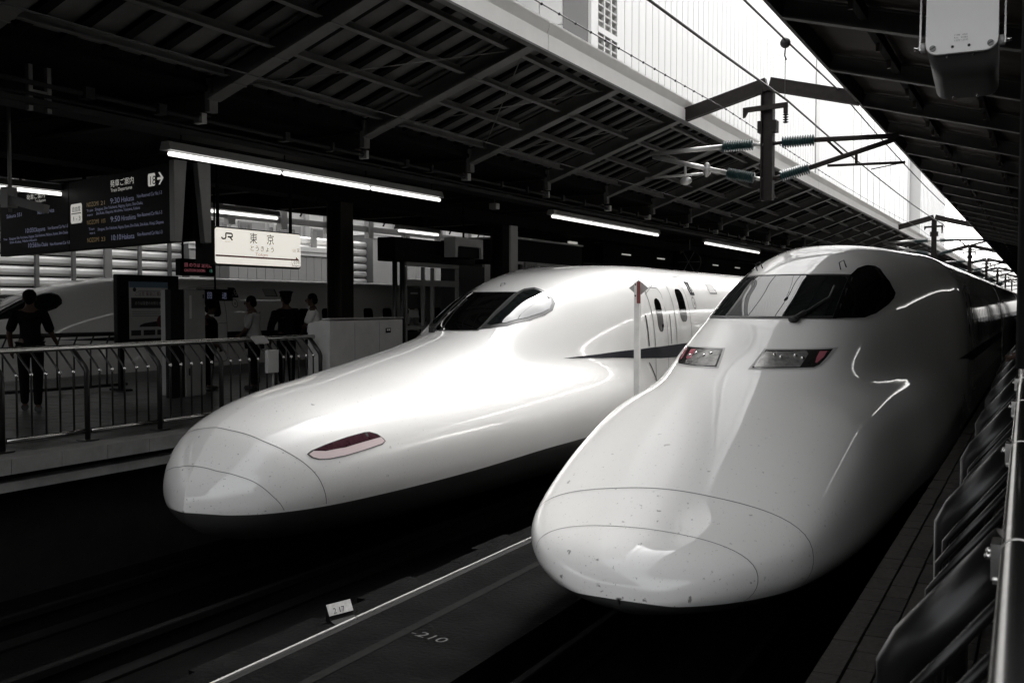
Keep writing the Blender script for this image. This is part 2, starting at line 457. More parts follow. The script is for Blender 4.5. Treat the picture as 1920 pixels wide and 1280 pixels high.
TB = dict(
    WL=table((0,.001),(.02,.22),(.07,.40),(.2,.64),(.35,.82),(.6,1.02),(.85,1.16),(1.05,1.23),(1.55,1.33),(2.4,1.42),(3.3,1.47),(4.4,1.52),(6,1.64),(7.5,1.69),(30,1.69)),
    zL=table((0,.65),(.02,.78),(.1,.91),(.3,1.03),(.5,1.10),(.85,1.22),(1.1,1.34),(2,1.72),(3,2.0),(4.4,2.1),(6,2.15),(30,2.2)),
    zb=table((0,.65),(.3,.78),(1.5,.9),(3,.95),(30,1.0)),
    zbot=table((0,.65),(.02,.61),(.1,.55),(.3,.48),(1,.38),(3,.25),(30,.22)),
    WC=table((0,.001),(1,.6),(2,.98),(3.3,1.10),(4.1,1.17),(5.7,1.27),(7,1.40),(8.5,1.52),(10,1.66),(11,1.69),(30,1.69)),
    zC=table((0,.65),(.5,1.0),(1.1,1.30),(2,1.72),(3.3,2.28),(4.1,2.68),(5.0,3.02),(5.7,3.26),(7,3.58),(8,3.69),(9,3.72),(30,3.72)),
    nL=table((0,2.3),(1,2.6),(3,3.0),(30,3.4)), nC=table((0,2.4),(4,2.6),(7,2.6),(10,3.8),(11,4.4),(30,4.4)), nD=table((0,2.0),(3,2.4),(30,3.5)),
    k=table((0,.02),(1,.1),(4,.16),(8,.2),(11,.02),(30,.02)), ze=table((0,.65),(.1,.63),(1,.64),(3,.72),(6,.85),(30,.9)), ridge=0)
A = Nose(-7.6, 7.44, TA)
B = Nose(-2.75, 6.85, TB)

def car_body(N, s0, s1, part, parent, white, skirt):
    """a following car: the full section swept over its length, with closed ends"""
    th = np.linspace(float(N.theta_at_z(20., .9)[0]), math.pi-float(N.theta_at_z(20., .9)[0]), 41)
    P = N.P(np.full(41, 20.), th); mb = MB(); vs = []
    for sv in (s0, s1): vs += [(p[0], N.tip+sv, p[2]) for p in P]
    n = 41
    mb.add(vs, [(j, j+1, n+j+1, n+j) for j in range(n-1)], True); mb.add(vs, [tuple(range(n)), tuple(range(n, 2*n))])
    o = obj(part, mb, white, parent)
    mb = MB(); mb.box(N.cx-1.62, N.cx+1.62, N.tip+s0+.05, N.tip+s1-.05, .2, .895)
    obj('skirt', mb, skirt, parent); return o
def shrink(poly, k, kth=None):
    kth = kth or k
    cx = sum(p[0] for p in poly)/len(poly); cy = sum(p[1] for p in poly)/len(poly)
    return [(cx+(a-cx)*k, cy+(b-cy)*kth) for a, b in poly]
def smooth_ring(half):
    f = table(*[(b, a) for a, b in sorted(half, key=lambda q: q[1])]); ths = np.linspace(half[-1][1], H, 36)
    r = [(float(f(b)), float(b)) for b in ths]
    return r+mirror(r[:-1])[::-1]
def mirror(poly): return [(a, math.pi-b) for a, b in poly]
H = math.pi/2

def side_fittings(N, t, crew, door, win0, nwin, wz, wlen, pitch):
    """doors, seals and the passenger windows on both flanks"""
    for right in (True, False):
        for (name, (a0, a1, z0, z1), (b0, b1, c0, c1)) in (('crew_door', *crew), ('passenger_door', *door)):
            ol = rrect(a0, a1, z0, z1, .14)
            d = obj(name, N.side(ol, .003, right=right, step=.07), 'train_white', t, fix=False)
            obj('seal', N.side_strip(ol+ol[:1], .016, .0045, right=right), 'seam', d, fix=False)
            obj('door_window', N.side(rrect(b0, b1, c0, c1, .13), .006, right=right, step=.05), 'black_glass', d, fix=False)
        for k in range(nwin):
            s0 = win0+pitch*k
            obj('window', N.side(rrect(s0, s0+wlen, wz[0], wz[1], .12, 4), .004, right=right, step=.12), 'black_glass', t, fix=False)

def build_A(t):
    up, lo, sv, te = A.skin(26.0, ns=150)
    body = obj('body', up, 'train_white', t); obj('skirt', lo, 'train_skirt', t)
    for k in range(2):
        s0 = 26.5+25*k; car_body(A, s0, s0+24.5, 'car', t, 'train_white', 'train_skirt')
    ws = A.front([(-.40,2.465),(.40,2.465),(.42,3.03),(-.42,3.03)], .05)
    w = obj('windshield', A.patch(ws, .006, .045), 'black_glass', t, fix=False)
    obj('frame', A.strip(ws+ws[:1], .03, .007), 'rubber', w, fix=False)
    trim = [(4.979,1.335),(6.144,1.368),(6.398,1.36),(6.565,1.32),(6.625,1.244),(6.605,1.16),(6.549,1.107),(6.373,1.066),(6.143,1.057),(5.804,1.076),(5.389,1.142),(5.169,1.228)]
    glass = [(5.225,1.295),(5.806,1.313),(6.11,1.334),(6.308,1.336),(6.504,1.305),(6.55,1.234),(6.52,1.15),(6.47,1.118),(6.334,1.090),(6.118,1.088),(5.797,1.113),(5.438,1.176),(5.235,1.257)]
    for mir in (False, True):
        f = mirror if mir else (lambda q: q)
        tr = obj('cab_side_window', A.patch(f(trim), .004, .045), 'window_trim', t, fix=False)
        obj('glass', A.patch(f(glass), .009, .04), 'cockpit_glass', tr, fix=False)
    hl = [(.626,.396),(.683,.415),(.874,.426),(1.138,.432),(1.39,.428),(1.461,.418),(1.551,.378),(1.609,.323),(1.625,.295),(1.565,.274),(1.295,.262),(1.025,.258),(.83,.271),(.711,.300),(.65,.341)]
    dark = [(.70,.405),(.874,.419),(1.138,.425),(1.385,.421),(1.455,.411),(1.535,.372),(1.57,.345),(1.337,.343),(1.061,.340),(.819,.362)]
    pale = [(.645,.385),(.70,.40),(.819,.358),(1.061,.336),(1.337,.339),(1.58,.340),(1.61,.298),(1.56,.280),(1.295,.268),(1.025,.264),(.835,.277),(.72,.304),(.665,.343)]
    for mir in (False, True):
        f = mirror if mir else (lambda q: q)
        h = obj('headlight', A.patch(f(hl), .0035, .04), 'seam', t, fix=False)
        obj('lens', A.patch(f(dark), .007, .03), 'lamp_rose', h, fix=False)
        obj('reflector', A.patch(f(pale), .0065, .03), 'lamp_rose_pale', h, fix=False)
        divs = MB()
        A.strip(f([(1.40, .42), (1.40, .375)]), .03, .009, divs)
        obj('divider', divs, 'rubber', h, fix=False)
    half = [(.43,H),(.412,1.227),(.42,.821),(.482,.516),(.573,.301),(.677,.103),(.739,-.056),(.78,-.17)]
    seam = MB(); A.strip(smooth_ring(half), .009, .0025, seam)
    obj('hatch_joint', seam, 'seam_soft', t, fix=False)
    half = [(.14,H),(.137,.974),(.163,.559),(.211,.278),(.271,.064),(.332,-.073),(.38,-.17)]
    seam = MB(); A.strip(smooth_ring(half), .007, .0025, seam)
    obj('coupler_cover_joint', seam, 'seam_soft', t, fix=False)
    for right in (True, False):
        st = [(6.05,2.035),(7.08,2.062),(8.3,2.09),(9.2,2.105),(11,2.12),(25.9,2.12),(25.9,1.86),(11,1.86),(9.2,1.90),(8.3,1.938),(7.1,1.995)]
        obj('stripe', A.side(st, .0062, right=right, step=.1), 'train_stripe', t, fix=False)
        obj('handrail', A.side_strip([(8.72,2.66),(8.72,2.13)], .045, .006, right=right), 'rubber', t, fix=False)
        obj('handrail', A.side_strip([(9.80,2.66),(9.80,2.13)], .035, .006, right=right), 'seam', t, fix=False)
        obj('panel_joint', A.side_strip([(8.69,1.85),(8.80,1.75),(8.95,1.58),(9.02,1.3),(9.05,.95)], .028, .004, right=right), 'rubber', t, fix=False)
        obj('panel_joint', A.side_strip([(8.95,3.02),(9.35,3.17),(10.0,3.275),(10.8,3.35),(11.5,3.41)], .008, .003, right=right), 'seam', t, fix=False)
    side_fittings(A, t, ((8.98,9.62,1.35,3.14), (9.16,9.44,2.36,2.95)), ((10.10,10.98,1.35,3.27), (10.40,10.80,2.52,3.13)), 13.9, 12, (2.18,2.72), .50, 1.04)
    # car number plate, emblem and destination display beside the passenger door
    for right in (True, False):
        sg = 1 if right else -1
        pl = obj('car_number_plate', A.side(rrect(11.28,11.56,3.02,3.29,.03), .006, right=right, step=.07), 'sign_black', t, fix=False)
        def on_side(s0, z0, size, body, m, name, par):
            c = bpy.data.curves.new('text','FONT'); c.body = body; c.size = size; c.align_x = 'CENTER'; c.resolution_u = 2
            o = bpy.data.objects.new('text', c); me = bpy.data.meshes.new_from_object(o); q = MB()
            ss = np.array([s0+sg*v.co.x for v in me.vertices]); zz = np.array([z0+v.co.y for v in me.vertices])
            th = A.theta_at_z(ss, zz, right)
            q.add(A.P(ss, th, np.full(len(ss), .010)), [tuple(p.vertices) for p in me.polygons])
            bpy.data.objects.remove(o); bpy.data.curves.remove(c); bpy.data.meshes.remove(me)
            return obj(name, q, m, par, fix=False)
        on_side(11.42, 3.07, .24, '16', 'light_grey', 'lettering', pl)
        ring = [(11.36+.10*math.cos(a), 2.87+.11*math.sin(a)) for a in np.linspace(0, 2*math.pi, 17)]
        em = obj('emblem', A.side_strip(ring, .016, .004, right=right), 'dark_grey', t, fix=False)
        on_side(11.36, 2.83, .11, 'A', 'dark_grey', 'lettering', em)
        dd = obj('destination_display', A.side(rrect(12.62,13.14,3.06,3.27,.015), .006, right=right, step=.07), 'seam', t, fix=False)
        obj('screen', A.side(rrect(12.63,13.08,3.08,3.26,.01), .009, right=right, step=.07), 'light_grey', dd, fix=False)
    # wiper: hinge block at the foot of the screen and an arm lying along it, plus a lifting eye above
    p0 = A.P(4.80, H+.16, .03); p1 = A.P(4.90, H+.19, .03); p2 = A.P(5.9, H+.16, .02)
    wp = MB(); wp.box(p0[0]-.035, p0[0]+.035, p0[1]-.05, p0[1]+.05, p0[2]-.03, p0[2]+.05)
    wi = obj('wiper', wp, 'rubber', t)
    ar = MB(); ar.tube([p0, p1, p2], .012, 6); obj('arm', ar, 'rubber', wi)
    e = A.P(6.35, H-.02, .0); q = MB(); q.tube([e, e+np.array([0,.02,.05]), e+np.array([.02,.10,.06]), e+np.array([.02,.12,.02])], .008, 6)
    obj('lifting_eye', q, 'galvanised', t)

def build_B(t):
    up, lo, sv, te = B.skin(26.0, ns=150)
    obj('body', up, 'train_white', t); obj('skirt', lo, 'train_skirt', t)
    for k in range(7):
        s0 = 26.5+25*k; car_body(B, s0, s0+24.5, 'car', t, 'train_white', 'train_skirt')
    full = B.front([(-.70,2.70),(.70,2.70),(.65,3.20),(-.65,3.20)], .05)
    w = obj('windshield', B.patch(full, .006, .05), 'cockpit_glass', t, fix=False)
    obj('frame', B.strip(full+full[:1], .05, .008), 'rubber', w, fix=False)
    fin = B.front([(.69,2.685),(.92,2.69),(.98,2.735),(1.04,2.84),(1.06,2.92),(1.055,2.99),(.97,3.14),(.84,3.31),(.79,3.345),(.72,3.35),(.66,3.30),(.635,3.19)], .07)
    for mir in (False, True):
        f = mirror if mir else (lambda q: q)
        obj('cab_side_window', B.patch(f(fin), .009, .045), 'black_glass', t, fix=False)
    hl = B.front([(.15,2.195),(.205,2.385),(.835,2.390),(.80,2.285),(.765,2.22),(.72,2.195)], .04)
    hl2 = B.front([(.18,2.205),(.225,2.372),(.80,2.375),(.775,2.29),(.745,2.23),(.71,2.208)], .04)
    silver = B.front([(.20,2.212),(.24,2.355),(.60,2.36),(.625,2.33),(.60,2.212)], .04)
    pink = B.front([(.705,2.355),(.765,2.355),(.755,2.30),(.72,2.245),(.705,2.25),(.70,2.30)], .03)
    pink_in = B.front([(.555,2.27),(.56,2.355),(.635,2.355),(.635,2.27),(.60,2.255)], .03)
    for mir in (False, True):
        f = mirror if mir else (lambda q: q)
        h = obj('headlight', B.patch(f(hl), .004, .045), 'light_grey', t, fix=False)
        obj('housing', B.patch(f(hl2), .0065, .04), 'lamp_dark', h, fix=False)
        obj('reflector', B.patch(f(silver), .009, .035), 'lamp_silver', h, fix=False)
        if mir: obj('tail_lamp', B.patch(f(pink_in), .010, .03), 'lamp_pink', h, fix=False)
        obj('tail_lamp', B.patch(f(pink), .0095, .03), 'lamp_pink', h, fix=False)
        for (a, b) in B.front([(.33,2.32),(.40,2.30),(.52,2.315),(.59,2.29)], 9):
            p = B.P(a, b if not mir else math.pi-b, .012); bl = MB(); bl.ball(p, .022, .022, .018, 10, 6)
            obj('bulb', bl, 'stainless', h)
    def ringseam(s0, th_end, w, name, slope=0.0):
        ths = np.linspace(th_end, math.pi-th_end, 41)
        obj(name, B.strip([(s0+slope*abs(math.cos(a)), a) for a in ths], w, .0025), 'seam_soft', t, fix=False)
    ringseam(.985, -.30, .009, 'hatch_joint'); ringseam(.46, -.30, .007, 'coupler_cover_joint')
    for right in (True, False):
        obj('panel_joint', B.side_strip([(10.9,3.2),(10.95,2.4),(10.95,1.2)], .02, .004, right=right), 'rubber', t, fix=False)
        obj('stripe', B.side([(9.6,2.02),(12,2.06),(25.9,2.06),(25.9,1.88),(12,1.88)], .0062, right=right, step=.12), 'train_stripe', t, fix=False)
    side_fittings(B, t, ((11.2,11.8,1.35,3.1), (11.36,11.64,2.3,2.9)), ((12.2,13.0,1.35,3.2), (12.42,12.78,2.4,3.0)), 13.9, 12, (2.15,2.75), .62, 1.04)
    p0 = B.P(4.10, 1.36, .03); p1 = B.P(4.30, 1.33, .04); p2 = B.P(4.95, 1.285, .035); p3 = B.P(5.35, 1.31, .02)
    wb = MB(); wb.ball(p0, .06, .05, .04, 10, 6); wb.tube([p0, p1], .03, 8)
    wi = obj('wiper', wb, 'rubber', t); ar = MB(); ar.tube([p1, p2, p3], .013, 6)
    obj('arm', ar, 'rubber', wi)
    for th in (1.792, math.pi-1.792):
        e = B.P(6.03, th, 0); q = MB()
        q.tube([e, e+np.array([-.02,0,.09]), e+np.array([.03,.03,.12]), e+np.array([.06,.04,.03])], .008, 6); obj('lifting_eye', q, 'wire', t)

tA = thing('bullet_train', 'white bullet train with long pointed nose and black oval-ended cab glass, on the middle track', 'train', (A.cx, A.tip, 0))
build_A(tA)
tB = thing('bullet_train', 'nearest white bullet train with broad duckbill nose and two slanted headlights', 'train', (B.cx, B.tip, 0))
build_B(tB)
tC = copy_tree(tA); tC.location = (-20.75, 8.75, 0); WLOC[tC.name] = (-20.75, 8.75, 0)
tC['label'] = 'shaded far bullet train behind the left platform, only its flank and cab window showing'
for o_ in (tA, tB, tC): o_['group'] = 'bullet trains at the platforms'
#@@END_TRAINS
# ------------------------------------------------------------------ ground, tracks, platforms
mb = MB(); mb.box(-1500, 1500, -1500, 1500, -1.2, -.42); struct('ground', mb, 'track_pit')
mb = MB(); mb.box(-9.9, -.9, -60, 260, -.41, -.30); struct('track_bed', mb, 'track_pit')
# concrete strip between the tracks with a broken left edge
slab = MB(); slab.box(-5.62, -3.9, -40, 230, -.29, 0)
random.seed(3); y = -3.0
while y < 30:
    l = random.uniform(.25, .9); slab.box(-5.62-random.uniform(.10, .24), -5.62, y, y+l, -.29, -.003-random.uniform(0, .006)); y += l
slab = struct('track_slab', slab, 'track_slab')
mb = MB(); mb.box(-4.90, -4.80, -2, 14, .004, .006); obj('painted_line', mb, 'line_grey', slab)
obj('stencilled_number', textmesh('-210', .17, (-4.80, 7.09, .005), (.985, -.17, 0), (.17, .985, 0), maxw=.38), 'faded_paint', slab)
for c in (-7.6, -2.75, -20.75):
    for sd_ in (-.7175, .7175):
        x = c+sd_; mb = MB()
        mb.prism([(x-.075, -.29), (x+.075, -.29), (x+.075, -.27), (x+.012, -.22), (x+.012, -.09), (x+.036, -.07), (x+.036, -.01), (x+.03, 0), (x-.03, 0), (x-.036, -.01), (x-.036, -.07), (x-.012, -.09), (x-.012, -.22), (x-.075, -.27)], 'Y', -30, 220)
        struct('rail', mb, 'rail_black')
t = thing('metal_edging', 'thin bright metal edging strip running along the slab between the two tracks', 'edging', (-5.43, 2, 0))
for a, b in ((-2.4, .55), (.56, 3.87), (3.885, 7.19), (7.215, 10.52), (10.53, 13.8), (13.82, 17.1), (17.12, 20.4), (20.42, 30)):
    mb = MB(); mb.box(-5.450, -5.424, a, b, .006, .024); obj('edging_section', mb, 'rail_bright', t)
mb = MB(); mb.box(-5.452, -5.36, -2.4, 30, .002, .005); obj('edging_shadow', mb, 'black', t)  # black strip painted in as the shadow along the edging's right side
t = thing('distance_marker', 'small white wedge marker with black numerals beside the metal edging', 'marker', (-5.53, 7.1, 0))
mb = MB()
U = Vector((.29, .957, 0)).normalized(); nx = Vector((U.y, -U.x, 0)); o = Vector((-5.66, 6.98, 0))
a, b = o+U*.05, o+U*.31
mb.add([a, b, b+nx*.16, a+nx*.16, a+Vector((0,0,.15)), b+Vector((0,0,.15)), b+nx*.07+Vector((0,0,.02)), a+nx*.07+Vector((0,0,.02))],
       [(0,1,2,3), (4,5,6,7), (0,4,5,1), (1,5,6,2), (2,6,7,3), (3,7,4,0)])
obj('block', mb, 'black', t)
fa = a+nx*.004+Vector((0,0,.148)); sl = (Vector((nx.x*.07, nx.y*.07, -.13))).normalized()
mb = MB(); nn = U.cross(-sl).normalized()
mb.obox(fa, U, sl, nn, 0, .26, 0, .105, .002, .008); obj('plate', mb, 'marker_white', t)
obj('lettering', textmesh('2 17', .07, fa+sl*.092+U*.05+nn*.010, U, -sl), 'black', t)

def platform(name, x0, x1, face):
    """deck body; face = +1 when the track lies on the +X side"""
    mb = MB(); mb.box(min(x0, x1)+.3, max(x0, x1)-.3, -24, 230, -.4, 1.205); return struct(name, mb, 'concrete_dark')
lp = platform('left_platform', -18.9, -9.38, 1)
for xa, xb in ((-9.76, -9.38), (-18.9, -18.52)):
    for k in range(48):
        y0 = 3.0+.6*k; mb = MB(); mb.box(xa, xb, y0+.004, y0+.596, 1.09, 1.25+random.uniform(-.002, .002)); obj('coping_stone', mb, 'concrete', lp)
    mb = MB(); mb.box(xa, xb, -60, 3.0, 1.09, 1.25); mb.box(xa, xb, 31.8, 230, 1.09, 1.25); tag(obj('coping_run', mb, 'concrete', lp), kind='stuff')
mb = MB(); mb.box(-9.66, -9.44, -24, 230, .90, 1.0); obj('ledge', mb, 'concrete', lp)
me = mesh_of('tile', MB().box(0, .294, 0, .294, 1.20, 1.246), 'tile')
me2 = mesh_of('tactile_tile', MB().box(0, .294, 0, .294, 1.20, 1.252), 'tactile')
nt_ = 0; rest = MB()
for j in range(90):
    for i in range(29):
        x = -10.07-.3*i; y = 5.4+.3*j
        if nt_ < 300 and i < 10 and j < 30:
            inst('tile', me2 if i == 2 else me, lp, (x, y, random.uniform(-.002, .002))); nt_ += 1
        else: rest.box(x, x+.294, y, y+.294, 1.20, 1.246+random.uniform(-.002, .002))
tag(obj('tile_field', rest, 'tile', lp, fix=False), kind='stuff')
rp = platform('right_platform', -.86, 9.0, -1)
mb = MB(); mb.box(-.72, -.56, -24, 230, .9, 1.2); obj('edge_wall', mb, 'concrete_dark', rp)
bm_ = [mesh_of('brick', MB().box(0, .113, 0, .231, 1.19, 1.248), m) for m in ('paving', 'paving_b', 'paving')]
be_ = mesh_of('edge_brick', MB().box(0, .113, 0, .231, 1.08, 1.25), 'paving')
rest = MB(); nb = 0; random.seed(11)
for i in range(28):
    for j in range(150):
        x = -.86+.125*i; y = 2.2+.245*j+(.122 if i % 2 else 0); dz = random.uniform(-.004, .003)
        if i < 6 and j < 50:
            inst('brick', random.choice(bm_) if i else be_, rp, (x+random.uniform(-.001, .001), y, dz)); nb += 1
        else: rest.box(x, x+.113, y, y+.231, 1.19, 1.248+dz)
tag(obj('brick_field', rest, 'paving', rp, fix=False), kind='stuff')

# ------------------------------------------------------------------ canopies
def zl(x): return 6.84-.363*(-6.95-x)          # underside of the left wing
def zr(x): return 6.86-.27*(x+3.30)            # underside of the right wing
YS0, PIT = 10.33, 3.545
t = canL = thing('platform_canopy', 'dark steel canopy with white fascia over the left platform', 'canopy', (-13.9, 15, 1.25))
for k in range(-3, 10):
    y0 = k*7.09-.02; y1 = y0+7.07
    mb = MB(); mb.box(-6.98, -6.90, y0, y1, 6.80, 7.06); obj('fascia_board', mb, 'fascia_white', t, bevel=.006)
    mb = MB(); mb.prism([(-7.02, 7.065), (-6.925, 7.065), (-6.86, 7.23), (-6.86, 7.26), (-7.02, 7.26)], 'Y', y0, y1); obj('gutter', mb, 'fascia_white', t)
mb = MB(); mb.box(-6.98, -6.90, 70.9, 230, 6.80, 7.06); mb.box(-7.02, -6.86, 70.9, 230, 7.065, 7.26)
tag(obj('fascia_run', mb, 'fascia_white', t), kind='stuff')
mb = MB(); mb.box(-7.00, -6.88, -24, 230, 6.765, 6.797); obj('drip_edge', mb, 'canopy_steel', t)
far = MB()
def ibeam(mb_, a, b, w, h):
    a, b = Vector(a), Vector(b); up = Vector((0,0,1))
    mb_.beam(a+up*.015, b+up*.015, w, .03); mb_.beam(a+up*(h/2), b+up*(h/2), .03, h-.062); mb_.beam(a+up*(h-.015), b+up*(h-.015), w, .03)
for k in range(-9, 62):
    y = YS0+PIT*k
    near = -1 <= k <= 14
    if near:
        fl = MB(); a = Vector((-7.0, y, zl(-7.0))); b = Vector((-10.2, y, zl(-10.2)))
        fl.beam(a+Vector((0,0,.015)), b+Vector((0,0,.015)), .25, .03); fl.beam(a+Vector((0,0,.345)), b+Vector((0,0,.345)), .25, .03)
        fl.beam(a+Vector((0,0,.18)), b+Vector((0,0,.18)), .03, .296)
        for f_ in (.33, .62, .85):
            p = a.lerp(b, f_); fl.box(p.x-.02, p.x+.02, y-.131, y+.131, p.z-.012, p.z-.002)
        fl.box(-10.28, -10.19, y-.08, y+.08, zl(-10.2)-.16, zl(-10.2)+.30)
        obj('rafter', fl, 'canopy_steel', t)
        mb = MB(); ibeam(mb, (-10.35, y, 5.46), (-18.3, y, 5.40), .22, .30); obj('cross_beam', mb, 'canopy_brown', t)
    else:
        ibeam(far, (-7.0, y, zl(-7.0)), (-10.2, y, zl(-10.2)), .25, .36); ibeam(far, (-10.35, y, 5.46), (-18.3, y, 5.40), .22, .30)
    for r_, xo in enumerate((-7.42, -8.22, -9.02, -9.82)):
        if near:
            mb = MB(); z = zl(xo)+.13
            mb.box(xo-.05, xo+.05, y+.13, y+PIT-.13, z, z+.012); mb.box(xo-.05, xo-.04, y+.13, y+PIT-.13, z+.012, z+.13)
            obj('purlin', mb, 'canopy_steel', t)
        else: far.box(xo-.05, xo+.05, y+.13, y+PIT-.13, zl(xo)+.13, zl(xo)+.25)
    if near:
        for q in range(6):
            ya = y+.02+q*PIT/6; yb = ya+PIT/6-.012
            pn = MB(); a = Vector((-7.0, (ya+yb)/2, zl(-7.0)+.395)); b = Vector((-10.25, (ya+yb)/2, zl(-10.25)+.395))
            pn.beam(a, b, yb-ya, .02); obj('roof_panel', pn, 'canopy_deck', t)
            rb = MB(); a = Vector((-7.05, ya+.02, zl(-7.05)+.345)); b = Vector((-10.25, ya+.02, zl(-10.25)+.345))
            rb.beam(a, b, .15, .07); obj('roof_rib', rb, 'canopy_dark', t)
tag(obj('far_framing', far, 'canopy_steel', t, fix=False), kind='stuff')
mb = MB()
for ya, yb in ((-24, YS0-PIT), (YS0+15*PIT, 230)):
    a = Vector((-7.0, ya, 0)); mb.add([(-7.0, ya, zl(-7)+.40), (-10.25, ya, zl(-10.25)+.40), (-10.25, yb, zl(-10.25)+.40), (-7.0, yb, zl(-7)+.40),
        (-7.0, ya, zl(-7)+.43), (-10.25, ya, zl(-10.25)+.43), (-10.25, yb, zl(-10.25)+.43), (-7.0, yb, zl(-7)+.43)], [(0,1,2,3),(7,6,5,4),(0,1,5,4),(1,2,6,5),(2,3,7,6),(3,0,4,7)])
tag(obj('far_roof', mb, 'canopy_deck', t), kind='stuff')
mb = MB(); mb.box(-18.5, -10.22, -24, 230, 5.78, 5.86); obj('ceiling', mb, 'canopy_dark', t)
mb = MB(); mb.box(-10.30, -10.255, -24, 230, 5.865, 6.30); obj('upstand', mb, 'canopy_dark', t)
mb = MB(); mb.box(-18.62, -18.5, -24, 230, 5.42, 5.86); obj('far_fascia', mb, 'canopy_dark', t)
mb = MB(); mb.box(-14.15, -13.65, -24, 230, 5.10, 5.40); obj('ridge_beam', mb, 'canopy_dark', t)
def column(y, m='canopy_brown', x=-13.9):
    mb = MB(); mb.box(x-.20, x-.17, y-.22, y+.22, 1.25, 5.10); mb.box(x+.17, x+.20, y-.22, y+.22, 1.25, 5.10); mb.box(x-.17, x+.17, y-.02, y+.02, 1.25, 5.10)
    mb.box(x-.32, x+.32, y-.32, y+.32, 1.25, 1.28); return obj('column', mb, m, t)
for y in (17.9, 25.35, 41.2, 55.4, 69.6, 83.8): column(y)
mb = MB(); mb.box(-13.49, -13.44, 25.13, 25.57, 1.25, 5.09); obj('column_cladding', mb, 'light_grey', t)
# bracing rods under the deck
for (xa, ya, xb, yb) in ((-7.3, 13.9, -9.9, 10.5), (-7.3, 17.3, -9.9, 14.1), (-9.8, 17.2, -7.4, 14.2), (-7.3, 20.9, -9.9, 17.6)):
    mb = MB(); mb.tube([(xa, ya, zl(xa)+.1), (xb, yb, zl(xb)+.1)], .009, 6); obj('brace_rod', mb, 'canopy_steel', t)

t = canR = thing('platform_canopy', 'black steel canopy with ribbed roof over the right platform', 'canopy', (1.8, 15, 1.25))
far = MB()
for k in range(-3, 62):
    y = 10.75+PIT*k
    if -1 <= k <= 16:
        mb = MB(); ibeam(mb, (-3.28, y, zr(-3.28)), (1.9, y, zr(1.9)), .16, .30); obj('rafter', mb, 'canopy_grey', t)
    else: ibeam(far, (-3.28, y, zr(-3.28)), (1.9, y, zr(1.9)), .16, .30)
    for xo in (-2.2, -1.0, .2, 1.4):
        if -1 <= k <= 12:
            mb = MB(); z = zr(xo)+.1; mb.box(xo-.05, xo+.05, y+.09, y+PIT-.09, z, z+.17); obj('purlin', mb, 'canopy_dark', t)
            for q in (.35, .68):
                mb = MB(); mb.box(xo-.03, xo+.03, y+PIT*q-.03, y+PIT*q+.03, z-.12, z-.001); obj('purlin_cleat', mb, 'canopy_brown', t)
        else: far.box(xo-.05, xo+.05, y+.09, y+PIT-.09, zr(xo)+.1, zr(xo)+.27)
tag(obj('far_framing', far, 'canopy_dark', t, fix=False), kind='stuff')
# corrugated roof sheets
for k in range(-2, 22):
    y0 = 10.75+PIT*k; mb = MB(); n = 48; vs = []
    for i in range(n+1):
        ph = i/n*PIT; dz = .026*math.sin(ph/PIT*2*math.pi*16)
        for x in (-3.36, 2.0):
            vs.append((x, y0+ph*.9985, zr(x)+.35+dz)); vs.append((x, y0+ph*.9985, zr(x)+.365+dz))
    fs = []
    for i in range(n):
        q = i*4; p = q+4; fs += [(q, p, p+2, q+2), (q+1, q+3, p+3, p+1), (q, q+1, p+1, p), (q+2, p+2, p+3, q+3)]
    mb.add(vs, fs, True); obj('roof_sheet', mb, 'canopy_brown', t)
mb = MB()
for ya, yb in ((.1, 10.75-2*PIT), (10.75+22*PIT, 230)):
    mb.add([(-3.36, ya, zr(-3.36)+.34), (2, ya, zr(2)+.34), (2, yb, zr(2)+.34), (-3.36, yb, zr(-3.36)+.34), (-3.36, ya, zr(-3.36)+.37), (2, ya, zr(2)+.37), (2, yb, zr(2)+.37), (-3.36, yb, zr(-3.36)+.37)],
           [(0,1,2,3),(7,6,5,4),(0,1,5,4),(1,2,6,5),(2,3,7,6),(3,0,4,7)])
tag(obj('far_roof', mb, 'canopy_brown', t), kind='stuff')
mb = MB(); mb.beam((-3.33, 0, zr(-3.33)+.185), (-3.33, 230, zr(-3.33)+.185), .05, .36); obj('edge_angle', mb, 'catenary_steel', t)
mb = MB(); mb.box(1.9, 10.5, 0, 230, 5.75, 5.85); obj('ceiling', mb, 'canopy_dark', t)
for y in (14.2, 28.4, 42.6, 56.8, 71, 85.2):
    mb = MB(); mb.box(.05, .35, y-.15, y+.15, 1.25, zr(.3)+.02); obj('column', mb, 'canopy_dark', t, bevel=.02)
# unseen wall added to keep the right platform side dark
t = thing('blocking_wall', 'unseen dark wall added behind the right platform to block light', 'wall', (10.6, 40, 0))
mb = MB(); mb.box(10.5, 10.9, -24, 230, -.4, 9.0); obj('wall_face', mb, 'canopy_dark', t)

t = thing('sky_screen_building', 'unseen tall grey building added beyond the right platform to screen off bright sky', 'building', (34, 70, 0))  # out-of-view block added to dim sky reflections on the middle train
mb = MB(); mb.box(26.2, 45, -40, 260, -.4, 75); obj('core', mb, 'facade_dark', t)
for k in range(18):
    mb = MB(); mb.box(26.0, 26.19, -40, 260, 4*k+1.6, 4*k+4.0); obj('storey_band', mb, 'facade_grey', t)
